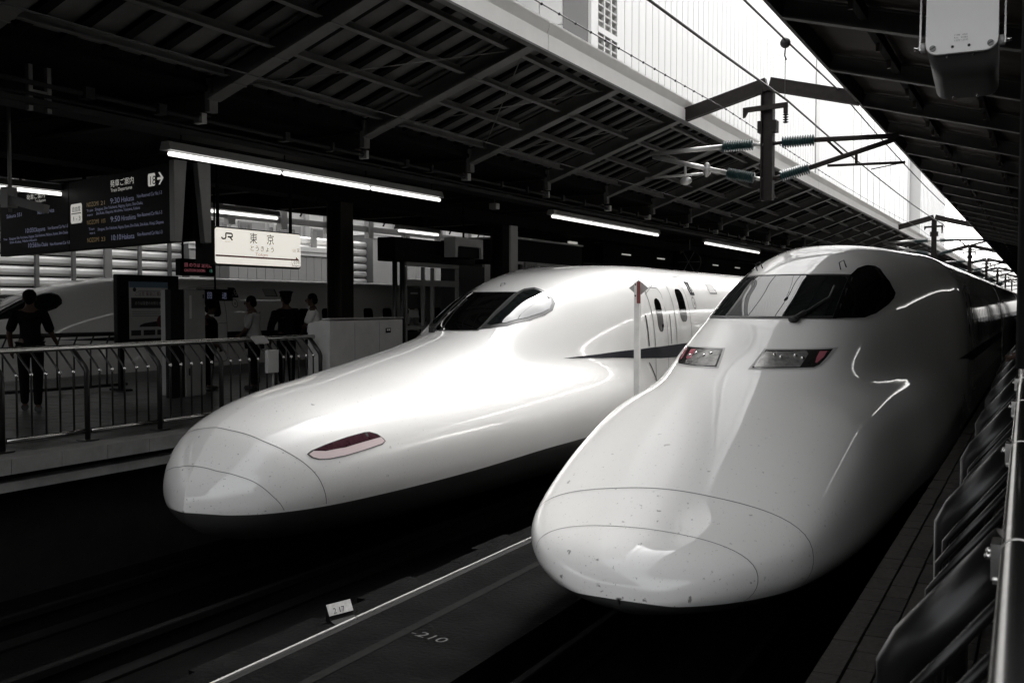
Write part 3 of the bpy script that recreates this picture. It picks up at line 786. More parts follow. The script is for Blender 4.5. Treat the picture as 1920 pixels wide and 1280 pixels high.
# ------------------------------------------------------------------ overhead line
def insulator(mb_, a, b, r0=.06, r1=.125, n=13):
    a, b = Vector(a), Vector(b); pts = []; rs = []
    for i in range(n):
        for f_, r_ in ((.1, r0), (.35, r1), (.6, r1*.9), (.9, r0)):
            pts.append(a.lerp(b, (i+f_)/n)); rs.append(r_)
    mb_.tube(pts, rs, 10)
    mb_.smooth = [False]*len(mb_.f)
def portal(y, label):
    t = thing('overhead_line_support', label, 'catenary mast', (-5.14, y, 5.0), 'steel portals carrying the overhead line between the canopies')
    mb = MB(); mb.beam((-7.02, y, 6.92), (-5.16, y, 7.42), .18, .27); obj('left_beam', mb, 'catenary_steel', t)
    mb = MB(); mb.beam((-5.10, y, 7.42), (-3.30, y, 6.95), .18, .27); obj('right_beam', mb, 'catenary_steel', t)
    mb = MB(); mb.box(-5.265, -5.24, y-.11, y+.11, 5.02, 7.36); mb.box(-5.04, -5.015, y-.11, y+.11, 5.02, 7.36); mb.box(-5.24, -5.04, y-.012, y+.012, 5.02, 7.36)
    mb.box(-5.33, -5.268, y-.12, y+.12, 6.42, 6.66); mb.box(-5.012, -4.94, y-.12, y+.12, 6.42, 6.66)
    obj('post', mb, 'catenary_steel', t)
    mb = MB(); mb.beam((-5.62, y-.14, 6.90), (-4.70, y-.14, 6.94), .08, .10); mb.prism([(-5.62, 6.90), (-5.50, 6.90), (-5.58, 6.76), (-5.62, 6.74)], 'Y', y-.18, y-.10); mb.box(-4.78, -4.70, y-.18, y-.10, 6.76, 6.90)
    obj('cross_arm', mb, 'catenary_steel', t)
    mb = MB(); insulator(mb, (-4.74, y-.14, 6.76), (-4.74, y-.14, 6.56), .02, .06, 4); obj('hanging_insulator', mb, 'steel_dark', t)
    for sg, nm in ((1, 'right'), (-1, 'left')):
        X = lambda d: -5.14+sg*d
        mb = MB(); mb.tube([(X(.09), y, 6.18), (X(.30), y, 6.20)], .035, 8); mb.tube([(X(.96), y, 6.20), (X(2.58), y, 6.16)], .052, 8)
        mb.tube([(X(1.20), y, 6.18), (X(1.55), y, 5.83)], .025, 8) if sg > 0 else None
        c = obj('upper_arm', mb, 'catenary_steel' if sg > 0 else 'galvanised', t)
        mb = MB(); insulator(mb, (X(.30), y, 6.20), (X(.96), y, 6.20)); obj('insulator', mb, 'insulator_teal', c)
        mb = MB(); mb.tube([(X(.10), y, 5.46), (X(.28), y, 5.50)], .04, 8); mb.tube([(X(.86), y, 5.64), (X(2.52), y, 6.10)], .052, 8)
        c = obj('lower_arm', mb, 'catenary_steel' if sg > 0 else 'galvanised', t)
        mb = MB(); insulator(mb, (X(.28), y, 5.50), (X(.86), y, 5.64)); obj('insulator', mb, 'insulator_teal', c)
        mb = MB(); mb.tube([(X(1.22), y, 5.66), (X(2.70), y, 5.63)], .028, 8); mb.tube([(X(1.78), y, 5.65), (X(1.78), y, 5.90)], .03, 8)
        if sg > 0: mb.tube([(X(2.70), y, 5.63), (X(2.2), y-.9, 5.42)], .012, 6)
        else:
            mb.ball((X(1.30), y, 5.74), .09, .05, .16); mb.ball((X(1.7), y-.2, 5.5), .14, .06, .09)
        obj('steady_arm', mb, 'catenary_steel' if sg > 0 else 'galvanised', t)
    return t
p0 = portal(21.0, 'nearest overhead line portal with its hanging post and teal insulators')
lab = ['second overhead line portal, small above the roof of the near train', 'third overhead line portal in the gap beyond the near train', 'fourth overhead line portal far down the gap',
       'fifth overhead line portal, thin and far down the gap', 'sixth overhead line portal near the end of the gap', 'last overhead line portal visible at the far end']
for y, l in zip((57, 86, 112, 140, 170, 205), lab):
    c = copy_tree(p0); c.location = (-5.14, y, 5.0); c['label'] = l
def wire(name, x, z, r, label, y0=-40, y1=205, sup=(-15, 21, 57, 86, 112, 140, 170, 205), sag=.18):
    pts = [(x, y0, z)]
    for a, b in zip(sup[:-1], sup[1:]):
        for q in range(8):
            f_ = q/8; pts.append((x, a+(b-a)*f_, z-sag*4*f_*(1-f_)))
    pts.append((x, y1, z)); mb = MB(); mb.tube(pts, r, 6, False); o = obj(name, mb, 'wire', None, (x, 0, z)); return tag(o, label, 'cable')
w1 = wire('overhead_wire', -4.74, 7.05, .022, 'thick dark cable crossing the white facade to the hanging insulator')
w2 = wire('overhead_wire', -3.72, 7.16, .017, 'dark cable close to the right canopy edge carrying a ball clamp')
mb = MB(); mb.ball((-3.72, 16.3, 7.03), .085, .085, .085); mb.tube([(-3.72, 16.3, 6.95), (-3.73, 16.3, 6.83), (-3.70, 16.3, 6.76)], .012, 6); obj('ball_clamp', mb, 'wire', w2)
mb = MB(); mb.tube([(-4.70, 20.6, 7.0), (-3.72, 16.3, 6.78)], .006, 5); obj('drop_wire', mb, 'wire', w2)
w3 = wire('overhead_wire', -6.0, 6.97, .009, 'thin beaded wire close to the left fascia', sag=.14)
me = mesh_of('bead', MB().ball((0, 0, 0), .022, .022, .022, 6, 4), 'wire')
for k in range(40):
    y = 11+.55*k; f_ = ((y+15)/36) if y < 21 else ((y-21)/36)
    inst('bead', me, w3, (-6.0, y, 6.97-.14*4*f_*(1-f_)))
for x, l in ((-7.6, 'thin contact wire above the middle train'),):
    wire('contact_wire', x, 5.35, .008, l, sag=.03)

# ------------------------------------------------------------------ platform lights and services
def strip_light(y0, y1, x, z, label, grp, n=3):
    t = thing('strip_light', label, 'light', (x, (y0+y1)/2, z), grp)
    mb = MB(); mb.prism([(x-.11, z+.05), (x+.11, z+.05), (x+.07, z+.17), (x-.07, z+.17)], 'Y', y0, y1); obj('housing', mb, 'mid_grey', t)
    L = (y1-y0)/n
    for k in range(n):
        mb = MB(); mb.tube([(x+.03, y0+L*k+.05, z), (x+.03, y0+L*(k+1)-.05, z)], .033, 10); obj('tube', mb, 'tube_light', t)
    for k in range(n+1):
        mb = MB(); mb.tube([(x, y0+.3+(y1-y0-.6)*k/n, z+.17), (x, y0+.3+(y1-y0-.6)*k/n, 5.46)], .012, 6); obj('hanger', mb, 'canopy_dark', t)
    return t
G = 'fluorescent strip lights hung over the left platform'
strip_light(10.2, 17.46, -11, 4.98, 'nearest long strip light above the railing and station sign', G)
strip_light(22.7, 30.6, -11, 5.06, 'middle strip light above the nose of the middle train', G)
strip_light(35.6, 43.5, -11, 5.08, 'short looking far strip light behind the near train roof', G)
strip_light(10.3, 18.8, -16.5, 4.93, 'strip light on the far row, crossing above the lit station sign', G)
strip_light(23.9, 26.1, -16.5, 4.97, 'short strip light on the far row left of the pale clad column', G, 1)
strip_light(6.5, 11.2, -16.5, 4.93, 'strip light on the far row behind the departure board', G, 2)
strip_light(48.5, 56, -11, 5.08, 'furthest strip light over the left platform', G)
G = 'strip lights under the right canopy'
for y0, l in ((1.5, 'strip light under the right canopy closest to the loudspeaker'), (12, 'second strip light under the right canopy'), (22.5, 'third strip light under the right canopy'), (33, 'fourth strip light under the right canopy')):
    t_ = strip_light(y0, y0+7.4, 1.6, 4.75, l, G)
t = thing('cable_tray', 'cluttered cable tray and conduits hung under the left canopy', 'cable tray', (-10.45, 25, 5.3))
mb = MB(); mb.tube([(-10.42, 2, 5.42), (-10.42, 90, 5.42)], .03, 8); obj('conduit', mb, 'dark_grey', t)
mb = MB(); mb.tube([(-10.62, 2, 5.34), (-10.62, 90, 5.34)], .022, 8); obj('conduit', mb, 'dark_grey', t)
mb = MB(); mb.box(-11.3, -10.9, 2, 90, 5.28, 5.30); mb.box(-11.3, -11.28, 2, 90, 5.30, 5.36); mb.box(-10.92, -10.9, 2, 90, 5.30, 5.36); obj('tray', mb, 'dark_grey', t)
random.seed(5)
for k in range(34):
    y = 7+1.18*k+random.uniform(-.3, .3); mb = MB(); w = random.uniform(.05, .14)
    mb.box(-10.50, -10.34, y, y+w, 5.36, 5.50); obj('bracket', mb, 'steel_dark' if k % 3 else 'galvanised', t)
t = thing('ladder_bracket', 'pale ladder shaped bracket hanging high at the far left', 'bracket', (-11, 8.2, 5.2))
for dy in (-.13, .13):
    mb = MB(); mb.box(-11.03, -10.97, 8.2+dy-.03, 8.2+dy+.03, 5.22, 5.9); obj('upright', mb, 'mid_grey', t)
for z in (5.84, 5.45):
    mb = MB(); mb.box(-11.025, -10.975, 8.102, 8.298, z-.03, z+.03); obj('rung', mb, 'mid_grey', t)
t = thing('pole_bracket', 'grey pole and angled arm hanging in front of the departure board', 'bracket', (-13.4, 9.5, 4.2))
mb = MB(); mb.tube([(-13.42, 9.5, 4.2), (-13.42, 9.5, 5.78)], .028, 8); obj('pole', mb, 'mid_grey', t)
mb = MB(); mb.beam((-13.9, 9.42, 4.42), (-13.3, 9.48, 4.36), .10, .13); mb.beam((-13.3, 9.48, 4.36), (-12.75, 9.6, 4.22), .10, .12); mb.box(-13.5, -13.34, 9.40, 9.56, 4.26, 4.56); obj('arm', mb, 'mid_grey', t)
t = thing('hanging_loudspeaker', 'small pale box hung on a thin rod beside the clad column', 'loudspeaker', (-12.5, 22.5, 5.3))
mb = MB(); mb.tube([(-12.5, 22.5, 5.44), (-12.5, 22.5, 5.78)], .012, 6); mb.tube([(-12.5, 22.5, 5.44), (-12.5, 22.5, 6.4)], .010, 6); obj('rod', mb, 'mid_grey', t)
mb = MB(); mb.box(-12.62, -12.40, 22.4, 22.6, 5.28, 5.44); obj('case', mb, 'light_grey', t, bevel=.02)
t = thing('wall_fan', 'round caged fan beside a far column, behind the middle train', 'fan', (-13.2, 40.6, 4.6))
mb = MB(); mb.tube([(-13.2+.0, 40.6, 4.62), (-13.2, 40.75, 4.62)], [.5, .5], 20); obj('drum', mb, 'steel_dark', t)
for a in range(6):
    mb = MB(); mb.tube([(-13.2, 40.57, 4.62), (-13.2+.48*math.cos(a*math.pi/3), 40.57, 4.62+.48*math.sin(a*math.pi/3))], .015, 5); obj('spoke', mb, 'mid_grey', t)
mb = MB(); mb.tube([(-13.2, 40.7, 5.1), (-13.2, 40.7, 5.78)], .02, 6); obj('rod', mb, 'mid_grey', t)

# ------------------------------------------------------------------ departure board
O = Vector((-12.334, 11.585, 3.85)); U = Vector((.9646, -.2638, 0)); V = Vector((0, 0, 1)); Wd = U.cross(V)
t = thing('departure_board', 'long black LED departure board listing trains for platform 18', 'sign', (-15.8, 12.6, 3.85))
mb = MB(); mb.obox(O, U, V, Wd, -3.95, -.06, 0, 1.27, -.16, 0); obj('display_panel', mb, 'sign_black', t, bevel=.01)
mb = MB(); mb.obox(O, U, V, Wd, -7.42, -3.96, 0, 1.27, -.16, 0); obj('display_panel', mb, 'sign_black', t, bevel=.01)
mb = MB(); mb.obox(O, U, V, Wd, -7.3, -.1, .05, 1.2, -.60, -.40); obj('rear_display', mb, 'sign_black', t)
for w0, w1, q in ((-.20, .03, 0), (-.62, -.38, 1)):
    mb = MB(); vs = []
    for u_ in (-.058, .10):
        for (v_, w_) in (((0.0, w1-.13 if not q else w0+.12), (0.0, w1 if not q else w0), (1.3, w1 if not q else w0), (1.3, w0 if not q else w1))):
            vs.append(O+U*u_+V*v_+Wd*w_)
    mb.add(vs, [(0,1,2,3), (7,6,5,4), (0,4,5,1), (1,5,6,2), (2,6,7,3), (3,7,4,0)]); obj('end_plate', mb, 'mid_grey', t, bevel=.012)
for u_ in (-.6, -3.9, -7.0):
    mb = MB(); p = O+U*u_+Wd*-.28; mb.tube([p+V*1.2, p+V*1.9], .03, 8); obj('hanger', mb, 'canopy_dark', t)
def btext(body, u_, v_, size, m, w=None, name='lettering', off=.004):
    return obj(name, textmesh(body, size, O+U*u_+V*v_+Wd*off, U, V, maxw=w), m, t)
btext('発車ご案内', -2.21, 1.05, .13, 'led_white', .88); btext('Train Departures', -2.19, .955, .085, 'led_white', .80)
mb = MB(); rr = rrect(-.82, -.57, .94, 1.15, .04); vs = [O+U*a+V*b+Wd*.003 for a, b in rr]; mb.add(vs, [tuple(range(len(vs)))]); obj('platform_plate', mb, 'led_white', t)
btext('18', -.79, .965, .20, 'sign_black', .19, off=.006)
mb = MB(); ar = [(-.50, 1.025), (-.38, 1.025), (-.46, .945), (-.41, .945), (-.29, 1.045), (-.41, 1.145), (-.46, 1.145), (-.38, 1.065), (-.50, 1.065)]
mb.add([O+U*a+V*b+Wd*.003 for a, b in ar], [(0,1,7,8), (1,2,3,4), (1,4,7), (7,4,5,6)]); obj('arrow', mb, 'led_white', t)
for v_, tm, dest, nz in ((.755, '9:30', 'Hakata', '21'), (.435, '9:50', 'Hiroshima', '105'), (.115, '10:10', 'Hakata', '23')):
    btext('NOZOMI', -3.17, v_+.005, .115, 'led_amber', .48); btext(nz, -2.6, v_+.005, .10, 'led_amber', .16)
    btext(tm, -2.22, v_, .135, 'led_blue', .36); btext(dest, -1.80, v_, .125, 'led_blue', .46 if dest == 'Hakata' else .52)
    btext('Non-Reserved Car No.1-3', -1.22, v_+.03, .085, 'led_blue', .86)
btext('Train', -3.17, .67, .065, 'led_blue', .26); btext('stops at', -3.15, .595, .06, 'led_blue', .22)
btext('Shinagawa, Shin-Yokohama, Nagoya, Kyoto, Shin-Osaka,', -2.83, .67, .075, 'led_blue', 1.82); btext('Shin-Kobe, Okayama, Hiroshima, Tokuyama, Kokura', -2.78, .595, .075, 'led_blue', 1.66)
btext('Train', -3.10, .335, .065, 'led_blue', .24); btext('stops at', -3.06, .265, .06, 'led_blue', .22)
btext('Shinagawa, Shin-Yokohama, Nagoya, Kyoto, Shin-Osaka, Shin-Kobe, Himeji, Okayama', -2.73, .31, .075, 'led_blue', 2.42)
mb = MB(); rr = rrect(-3.84, -3.35, .49, .85, .05); mb.add([O+U*a+V*b+Wd*.012 for a, b in rr], [tuple(range(len(rr)))]); mb.obox(O, U, V, Wd, -3.80, -3.39, .53, .81, .002, .010); obj('notice_plate', mb, 'led_white', t, fix=True)
btext('自由席', -3.77, .71, .11, 'sign_black', .34, off=.016); btext('1 - 3', -3.75, .54, .11, 'sign_black', .30, off=.016)
mb = MB(); mb.obox(O, U, V, Wd, -3.80, -3.39, .665, .68, .013, .016); obj('rule', mb, 'sign_black', t)
btext('発車ご案内', -5.94, 1.085, .12, 'led_white', .9); btext('Train Departures', -5.5, 1.0, .08, 'led_white', .5)
btext('Sakura 551', -7.02, .78, .11, 'led_blue', .8); btext('Not in Service', -5.42, .765, .12, 'led_blue', .8)
btext('10:03', -6.06, .43, .13, 'led_blue', .40); btext('Okayama', -5.6, .43, .12, 'led_blue', .55); btext('Non-Reserved Car No.1-5', -4.92, .44, .085, 'led_blue', .92)
btext('Train', -7.2, .33, .06, 'led_blue', .2); btext('Shinagawa, Shin-Yokohama, Nagoya, Gifu-Hashima, Maibara, Kyoto, Shin-Osaka', -6.9, .325, .075, 'led_blue', 2.9)
btext('Shin-Kobe, Nishi-Akashi', -6.87, .25, .07, 'led_blue', 1.4)
btext('10:56', -5.93, .13, .13, 'led_blue', .40); btext('Shin-Osaka', -5.48, .13, .11, 'led_blue', .55); btext('Non-Reserved Car 1-5', -4.83, .13, .08, 'led_blue', .9)

# ------------------------------------------------------------------ lit station sign
t = thing('station_sign', 'lit cream station name sign reading Tokyo with a dark red arrow line', 'sign', (-12.3, 13.53, 3.55))
x = -12.3; mb = MB(); mb.box(x-.13, x-.002, 12.43, 14.66, 3.50, 4.165); obj('case', mb, 'dark_grey', t, bevel=.03)
mb = MB(); rr = rrect(12.46, 14.635, 3.535, 4.14, .05); mb.prism(rr, 'X', x-.002, x+.012); obj('face', mb, 'sign_lit', t)
mb = MB(); mb.box(x-.13, x+.02, 12.15, 12.425, 3.52, 4.25); obj('end_box', mb, 'black', t)
SU, SV = Vector((0, 1, 0)), Vector((0, 0, 1))
def stext(body, y, z, size, m='sign_text', w=None): return obj('lettering', textmesh(body, size, (x+.016, y, z), SU, SV, maxw=w), m, t)
# rail company emblem: the joined J and R letters
jr = MB(); b_ = .026
for pts in ([(12.60, 3.985), (12.61, 3.965), (12.64, 3.955), (12.69, 3.965), (12.70, 3.985), (12.70, 4.055), (12.835, 4.055), (12.855, 4.035), (12.855, 4.01), (12.835, 3.995), (12.745, 3.995)], [(12.775, 3.995), (12.80, 3.99), (12.855, 3.94)]):
    for a, b in zip(pts[:-1], pts[1:]): jr.beam((x+.016, *a), (x+.016, *b), b_, .003, (1, 0, 0))
obj('emblem', jr, 'sign_text', t)
stext('セントラル', 12.68, 3.90, .03, w=.11)
stext('東', 13.27, 3.93, .20, w=.19); stext('京', 13.70, 3.93, .20, w=.19)
stext('とうきょう', 13.27, 3.79, .11, w=.60); stext('Tokyo', 13.41, 3.70, .085, 'faded_red', w=.32)
stext('山', 14.40, 3.82, .075, w=.075); stext('区', 14.53, 3.82, .075, w=.075)
mb = MB(); mb.box(x+.013, x+.016, 12.46, 14.52, 3.655, 3.683); mb.prism([(14.50, 3.655), (14.60, 3.655), (14.50, 3.725)], 'X', x+.013, x+.017); obj('arrow_line', mb, 'sign_red', t)
stext('しながわ', 14.36, 3.592, .075, w=.24); stext('Shinagawa', 14.38, 3.548, .045, w=.22)
for y in (12.6, 14.45):
    mb = MB(); mb.tube([(x-.07, y, 4.16), (x-.07, y, 5.44)], .03, 8); obj('hanger', mb, 'canopy_dark', t)
t = thing('led_sign', 'small dark LED sign with dotted red and green text left of the lit sign', 'sign', (-13.5, 13.25, 3.38))
mb = MB(); mb.box(-13.62, -13.5, 12.83, 13.68, 3.36, 3.66); obj('case', mb, 'sign_black', t, bevel=.01)
obj('lettering', textmesh('回 のりば 足元に', .08, (-13.495, 12.92, 3.52), SU, SV, maxw=.66), 'led_red', t)
obj('lettering', textmesh('CAUTION DOORS', .07, (-13.495, 12.92, 3.43), SU, SV, maxw=.5), 'led_red', t)
obj('lettering', textmesh('18', .08, (-13.495, 13.52, 3.43), SU, SV), 'led_green', t)
mb = MB(); mb.tube([(-13.56, 12.95, 3.66), (-13.56, 12.95, 5.45)], .02, 6); obj('hanger', mb, 'canopy_dark', t)
mb = MB(); mb.tube([(-13.56, 13.55, 3.66), (-13.56, 13.55, 5.45)], .02, 6); obj('hanger', mb, 'canopy_dark', t)
t = thing('destination_sign', 'small black hanging sign with two pale characters near the waiting staff', 'sign', (-16.2, 16.25, 3.0))
mb = MB(); mb.box(-16.3, -16.2, 15.95, 16.95, 2.92, 3.18); obj('case', mb, 'sign_black', t, bevel=.01)
obj('lettering', textmesh('回', .16, (-16.195, 16.15, 2.98), SU, SV), 'led_blue', t); obj('lettering', textmesh('送', .16, (-16.195, 16.6, 2.98), SU, SV), 'led_blue', t)
mb = MB(); mb.tube([(-16.25, 16.45, 3.18), (-16.25, 16.45, 5.45)], .02, 6); obj('hanger', mb, 'canopy_dark', t)

# ------------------------------------------------------------------ railing on the left platform
def railing(label, xb, posts, z0, xoff, lean, post_r, rail_r, npick, name='platform_railing', xdrift=0.0, pick_r=.012, plate=False, zb=2.06, zt=2.34):
    X = lambda y: xb+xdrift*y
    t = thing(name, label, 'railing', (X(posts[0]), (posts[0]+posts[-1])/2, z0))
    for i, y in enumerate(posts):
        mb = MB(); mb.tube([(X(y), y, z0), (X(y), y, zb), (X(y)+xoff*.12, y-.01, zb+.05), (X(y)+xoff, y-.08*lean, zt-.01)], post_r, 12); obj('post', mb, 'post_black' if plate else 'stainless_dark', t)
        mb = MB(); mb.box(X(y)-.09, X(y)+.09, y-.09, y+.09, z0, z0+.012); obj('base_plate', mb, 'stainless_dark', t)
    for a, b in zip(posts[:-1], posts[1:]):
        for k in range(npick):
            y = a+(b-a)*(k+1)/(npick+1)
            mb = MB(); mb.tube([(X(y), y, z0+.13), (X(y), y, zb), (X(y)+xoff*.15, y-.01, zb+.05), (X(y)+xoff, y-.08*lean, zt-.01)], pick_r, 8); p = obj('picket', mb, 'post_black' if plate else 'stainless_dark', t)
            if not plate:
                q = MB(); q.ball((X(y)+.004, y, zb+.005), .021, .021, .03, 8, 6); obj('knuckle', q, 'stainless', p)
        mb = MB(); mb.tube([(X(a), a+.04, z0+.11), (X(b), b-.04, z0+.11)], rail_r*.8, 12); obj('bottom_rail', mb, 'stainless', t)
    y0, y1 = posts[0]-1.5, posts[-1]+.02
    mb = MB(); mb.tube([(X(y0)+xoff, y0, zt), (X(y1)+xoff, y1, zt)], rail_r, 16); obj('handrail', mb, 'stainless', t)
    return t
lr = railing('stainless railing along the left platform edge', -9.9, [4.7, 5.8, 6.86, 7.95, 9.04, 10.12, 11.21, 12.24], 1.25, -.15, 1.0, .033, .036, 5)
t = thing('notice_box', 'pale grey sign box clipped to the left railing', 'sign', (-9.82, 11.0, 1.3))
mb = MB(); mb.box(-9.85, -9.79, 10.93, 11.16, 1.86, 2.19); obj('box', mb, 'light_grey', t, bevel=.008)
mb = MB(); mb.obox((-10.0, 10.80, 2.37), (0,1,0), (.75,.0,-.66), (.66,0,.75), 0, .26, 0, .14, 0, .03); obj('top_plate', mb, 'light_grey', t)
mb = MB(); mb.tube([(-9.83, 11.08, 1.25), (-9.83, 11.08, 1.86)], .018, 8); obj('stem', mb, 'mid_grey', t)
t = thing('platform_cabinet', 'long pale grey metal cabinet at the end of the left railing', 'cabinet', (-10.1, 13.45, 1.25))
mb = MB(); mb.prism([(-10.34, 1.25), (-9.9, 1.25), (-9.9, 2.585), (-10.02, 2.60), (-10.34, 2.54)], 'Y', 12.47, 14.5); obj('body', mb, 'light_grey', t, bevel=.012)
mb = MB(); mb.box(-10.05, -9.885, 12.46, 14.51, 2.605, 2.625); obj('top_strip', mb, 'galvanised', t)
for y in (13.12, 13.8):
    mb = MB(); mb.box(-9.899, -9.897, y-.004, y+.004, 1.3, 2.56); obj('panel_joint', mb, 'mid_grey', t)
mb = MB(); mb.box(-9.896, -9.886, 13.98, 14.12, 2.36, 2.44); lab_ = obj('label_plate', mb, 'sign_black', t)
mb = MB(); mb.box(-9.885, -9.883, 14.0, 14.04, 2.395, 2.425); mb2 = MB(); mb2.box(-9.885, -9.883, 14.055, 14.095, 2.395, 2.425)
obj('pictogram', mb, 'white_painted', lab_); obj('pictogram', mb2, 'white_painted', lab_)
# dark inner railing with rolled end beyond, near the far nose
t = thing('stair_railing', 'dark railing with a rolled end in front of the far train nose', 'railing', (-14.2, 12.5, 1.25))
mb = MB(); mb.tube([(-15.6, 9.8, 2.3), (-15.2, 13.1, 2.3), (-15.2, 13.3, 2.27), (-15.2, 13.33, 2.2), (-15.2, 13.25, 2.14), (-15.2, 13.15, 2.17)], .04, 10); obj('handrail', mb, 'stainless_dark', t)
for k in range(11):
    f_ = k/10; p = Vector((-15.6, 9.8, 0)).lerp(Vector((-15.2, 13.0, 0)), f_)
    mb = MB(); mb.tube([(p.x, p.y, 1.35), (p.x, p.y, 2.12), (p.x, p.y+.08, 2.28)], .016 if k % 5 else .04, 8); obj('picket', mb, 'stainless_dark', t)
mb = MB(); mb.tube([(-15.6, 9.8, 1.35), (-15.2, 13.1, 1.35)], .03, 8); obj('bottom_rail', mb, 'stainless_dark', t)

# ------------------------------------------------------------------ furniture on the left platform
t = thing('poster_stand', 'black framed poster stand with a pale printed notice', 'poster', (-15.1, 13.45, 1.25))
x = -15.0; mb = MB(); mb.box(x-.12, x-.002, 12.74, 14.22, 2.12, 3.40); obj('frame', mb, 'black', t, bevel=.02)
mb = MB(); mb.box(x-.002, x+.01, 13.0, 13.92, 2.2, 3.27); ps = obj('poster', mb, 'poster', t)
mb = MB(); mb.box(x+.011, x+.013, 13.0, 13.92, 3.16, 3.27); obj('header', mb, 'poster_blue', ps)
mb = MB(); mb.box(x+.011, x+.013, 13.04, 13.86, 2.77, 2.97); obj('panel', mb, 'poster_dark', ps)
mb = MB(); mb.tube([(x+.011, 13.12, 3.12), (x+.013, 13.12, 3.12)], .04, 14); obj('logo', mb, 'poster_dark', ps)
obj('lettering', textmesh('ご注意 乗車口 案内', .09, (x+.014, 13.12, 3.01), SU, SV, maxw=.66), 'poster_red', ps)
obj('lettering', textmesh('のりば変更のお知らせ', .07, (x+.014, 13.12, 2.84), SU, SV, maxw=.62), 'poster', ps)
for z in (3.09, 2.70, 2.66, 2.62):
    mb = MB(); mb.box(x+.011, x+.013, 13.2 if z > 3 else 13.06, 13.84, z, z+.012); obj('text_line', mb, 'mid_grey', ps)
mb = MB(); mb.prism([(13.22, 2.42), (13.75, 2.42), (13.80, 2.48), (13.62, 2.52), (13.35, 2.49), (13.25, 2.46)], 'X', x+.011, x+.013); obj('picture', mb, 'poster_dark', ps)
mb = MB(); mb.tube([(x+.0135, 13.76, 2.52), (x+.0155, 13.76, 2.52)], .12, 18); obj('badge', mb, 'poster_red', ps)
for a, b in ((13.03, 13.26), (13.32, 13.6), (13.65, 13.88)):
    mb = MB(); mb.box(x+.011, x+.013, a, b, 2.26, 2.36); obj('footer', mb, 'poster_dark', ps)
for y in (12.84, 14.1):
    mb = MB(); mb.box(x-.09, x-.02, y-.04, y+.04, 1.25, 2.12); obj('leg', mb, 'black', t)
    mb = MB(); mb.box(x-.3, x+.18, y-.06, y+.06, 1.25, 1.28); obj('foot', mb, 'black', t)
t = thing('equipment_cabinet', 'tall grey equipment cabinet with a dark recess on its left', 'cabinet', (-13.2, 12.6, 1.25))
mb = MB(); mb.box(-13.6, -13.0, 12.46, 12.92, 1.25, 3.10); obj('body', mb, 'mid_grey', t, bevel=.015)
mb = MB(); mb.box(-13.16, -13.03, 12.16, 12.455, 1.25, 3.10); obj('recess', mb, 'black', t)
mb = MB(); mb.box(-12.999, -12.985, 12.52, 12.57, 1.62, 1.74); obj('latch', mb, 'dark_grey', t)
mb = MB(); mb.box(-12.999, -12.985, 12.86, 12.88, 2.95, 3.02); obj('hinge', mb, 'dark_grey', t)
mb = MB(); mb.box(-12.999, -12.996, 12.55, 12.60, 2.6, 3.0); obj('notice', mb, 'light_grey', t)

# waiting room / kiosk
t = thing('waiting_room', 'dark glazed waiting room with a deep black roof band', 'kiosk', (-14, 20.2, 1.25))
xk = -12.5
mb = MB(); mb.box(-12.98, xk, 18.03, 21.5, 3.80, 4.32); obj('roof_band', mb, 'sign_black', t, bevel=.015)
mb = MB(); mb.box(-12.98, -12.90, 18.1, 22.4, 1.25, 2.2); obj('back_wall', mb, 'dark_grey', t)
for y in (18.1, 18.38):
    mb = MB(); mb.tube([(xk-.06, y, 1.25), (xk-.06, y, 3.79)], .06, 10); obj('post', mb, 'stainless_dark', t)
mb = MB(); mb.box(xk-.10, xk-.02, 18.5, 20.75, 3.26, 3.40); obj('transom', mb, 'mid_grey', t)
mb = MB(); mb.box(xk-.10, xk-.02, 18.5, 20.75, 3.70, 3.79); obj('head_rail', mb, 'mid_grey', t)
mb = MB(); mb.box(xk-.10, xk-.02, 18.5, 20.75, 2.28, 2.36); obj('sill', mb, 'mid_grey', t)
for y in (18.5, 19.22, 19.62, 20.72):
    mb = MB(); mb.box(xk-.095, xk-.025, y-.035, y+.035, 1.25, 3.69); obj('mullion', mb, 'mid_grey', t)
mb = MB(); mb.box(xk-.08, xk-.03, 20.78, 22.02, 1.25, 3.79); obj('side_panel', mb, 'dark_grey', t)
mb = MB(); mb.box(xk-.10, xk-.02, 22.03, 22.3, 1.25, 3.86); obj('corner_post', mb, 'light_grey', t)
mb = MB(); mb.box(xk-.16, xk-.12, 18.65, 19.2, 2.75, 3.22); adv = obj('advertisement', mb, 'poster_dark', t)
mb = MB(); mb.box(xk-.119, xk-.112, 18.72, 19.12, 2.55, 2.72); obj('label_strip', mb, 'pale_paper', t)
mb = MB(); mb.box(xk-.119, xk-.112, 18.8, 19.08, 3.08, 3.11); obj('advert_mark', mb, 'pale_paper', t)
t = thing('display_hood', 'pale hood of a hanging monitor in front of the waiting room roof', 'monitor', (-12.3, 20.7, 4.0))
mb = MB(); mb.prism([(19.98, 4.42), (21.28, 4.42), (21.28, 3.95), (21.20, 3.95), (21.18, 4.22), (20.10, 4.22), (20.08, 3.95), (19.98, 3.95)], 'X', -12.46, -12.15); obj('hood', mb, 'light_grey', t)
mb = MB(); mb.box(-12.42, -12.2, 20.11, 21.17, 3.96, 4.21); obj('screen', mb, 'sign_black', t)
mb = MB(); mb.tube([(-12.3, 20.6, 4.42), (-12.3, 20.6, 5.45)], .025, 8); obj('hanger', mb, 'canopy_dark', t)
t = thing('shop_booth', 'long dark shop sign band above a row of white framed windows', 'shop', (-14.5, 28.7, 1.25))
mb = MB(); mb.box(-16.4, -14.0, 26.1, 31.35, 4.14, 4.80); obj('sign_band', mb, 'sign_black', t)
mb = MB(); mb.box(-16.4, -13.94, 26.1, 31.35, 4.805, 4.86); obj('top_trim', mb, 'light_grey', t)
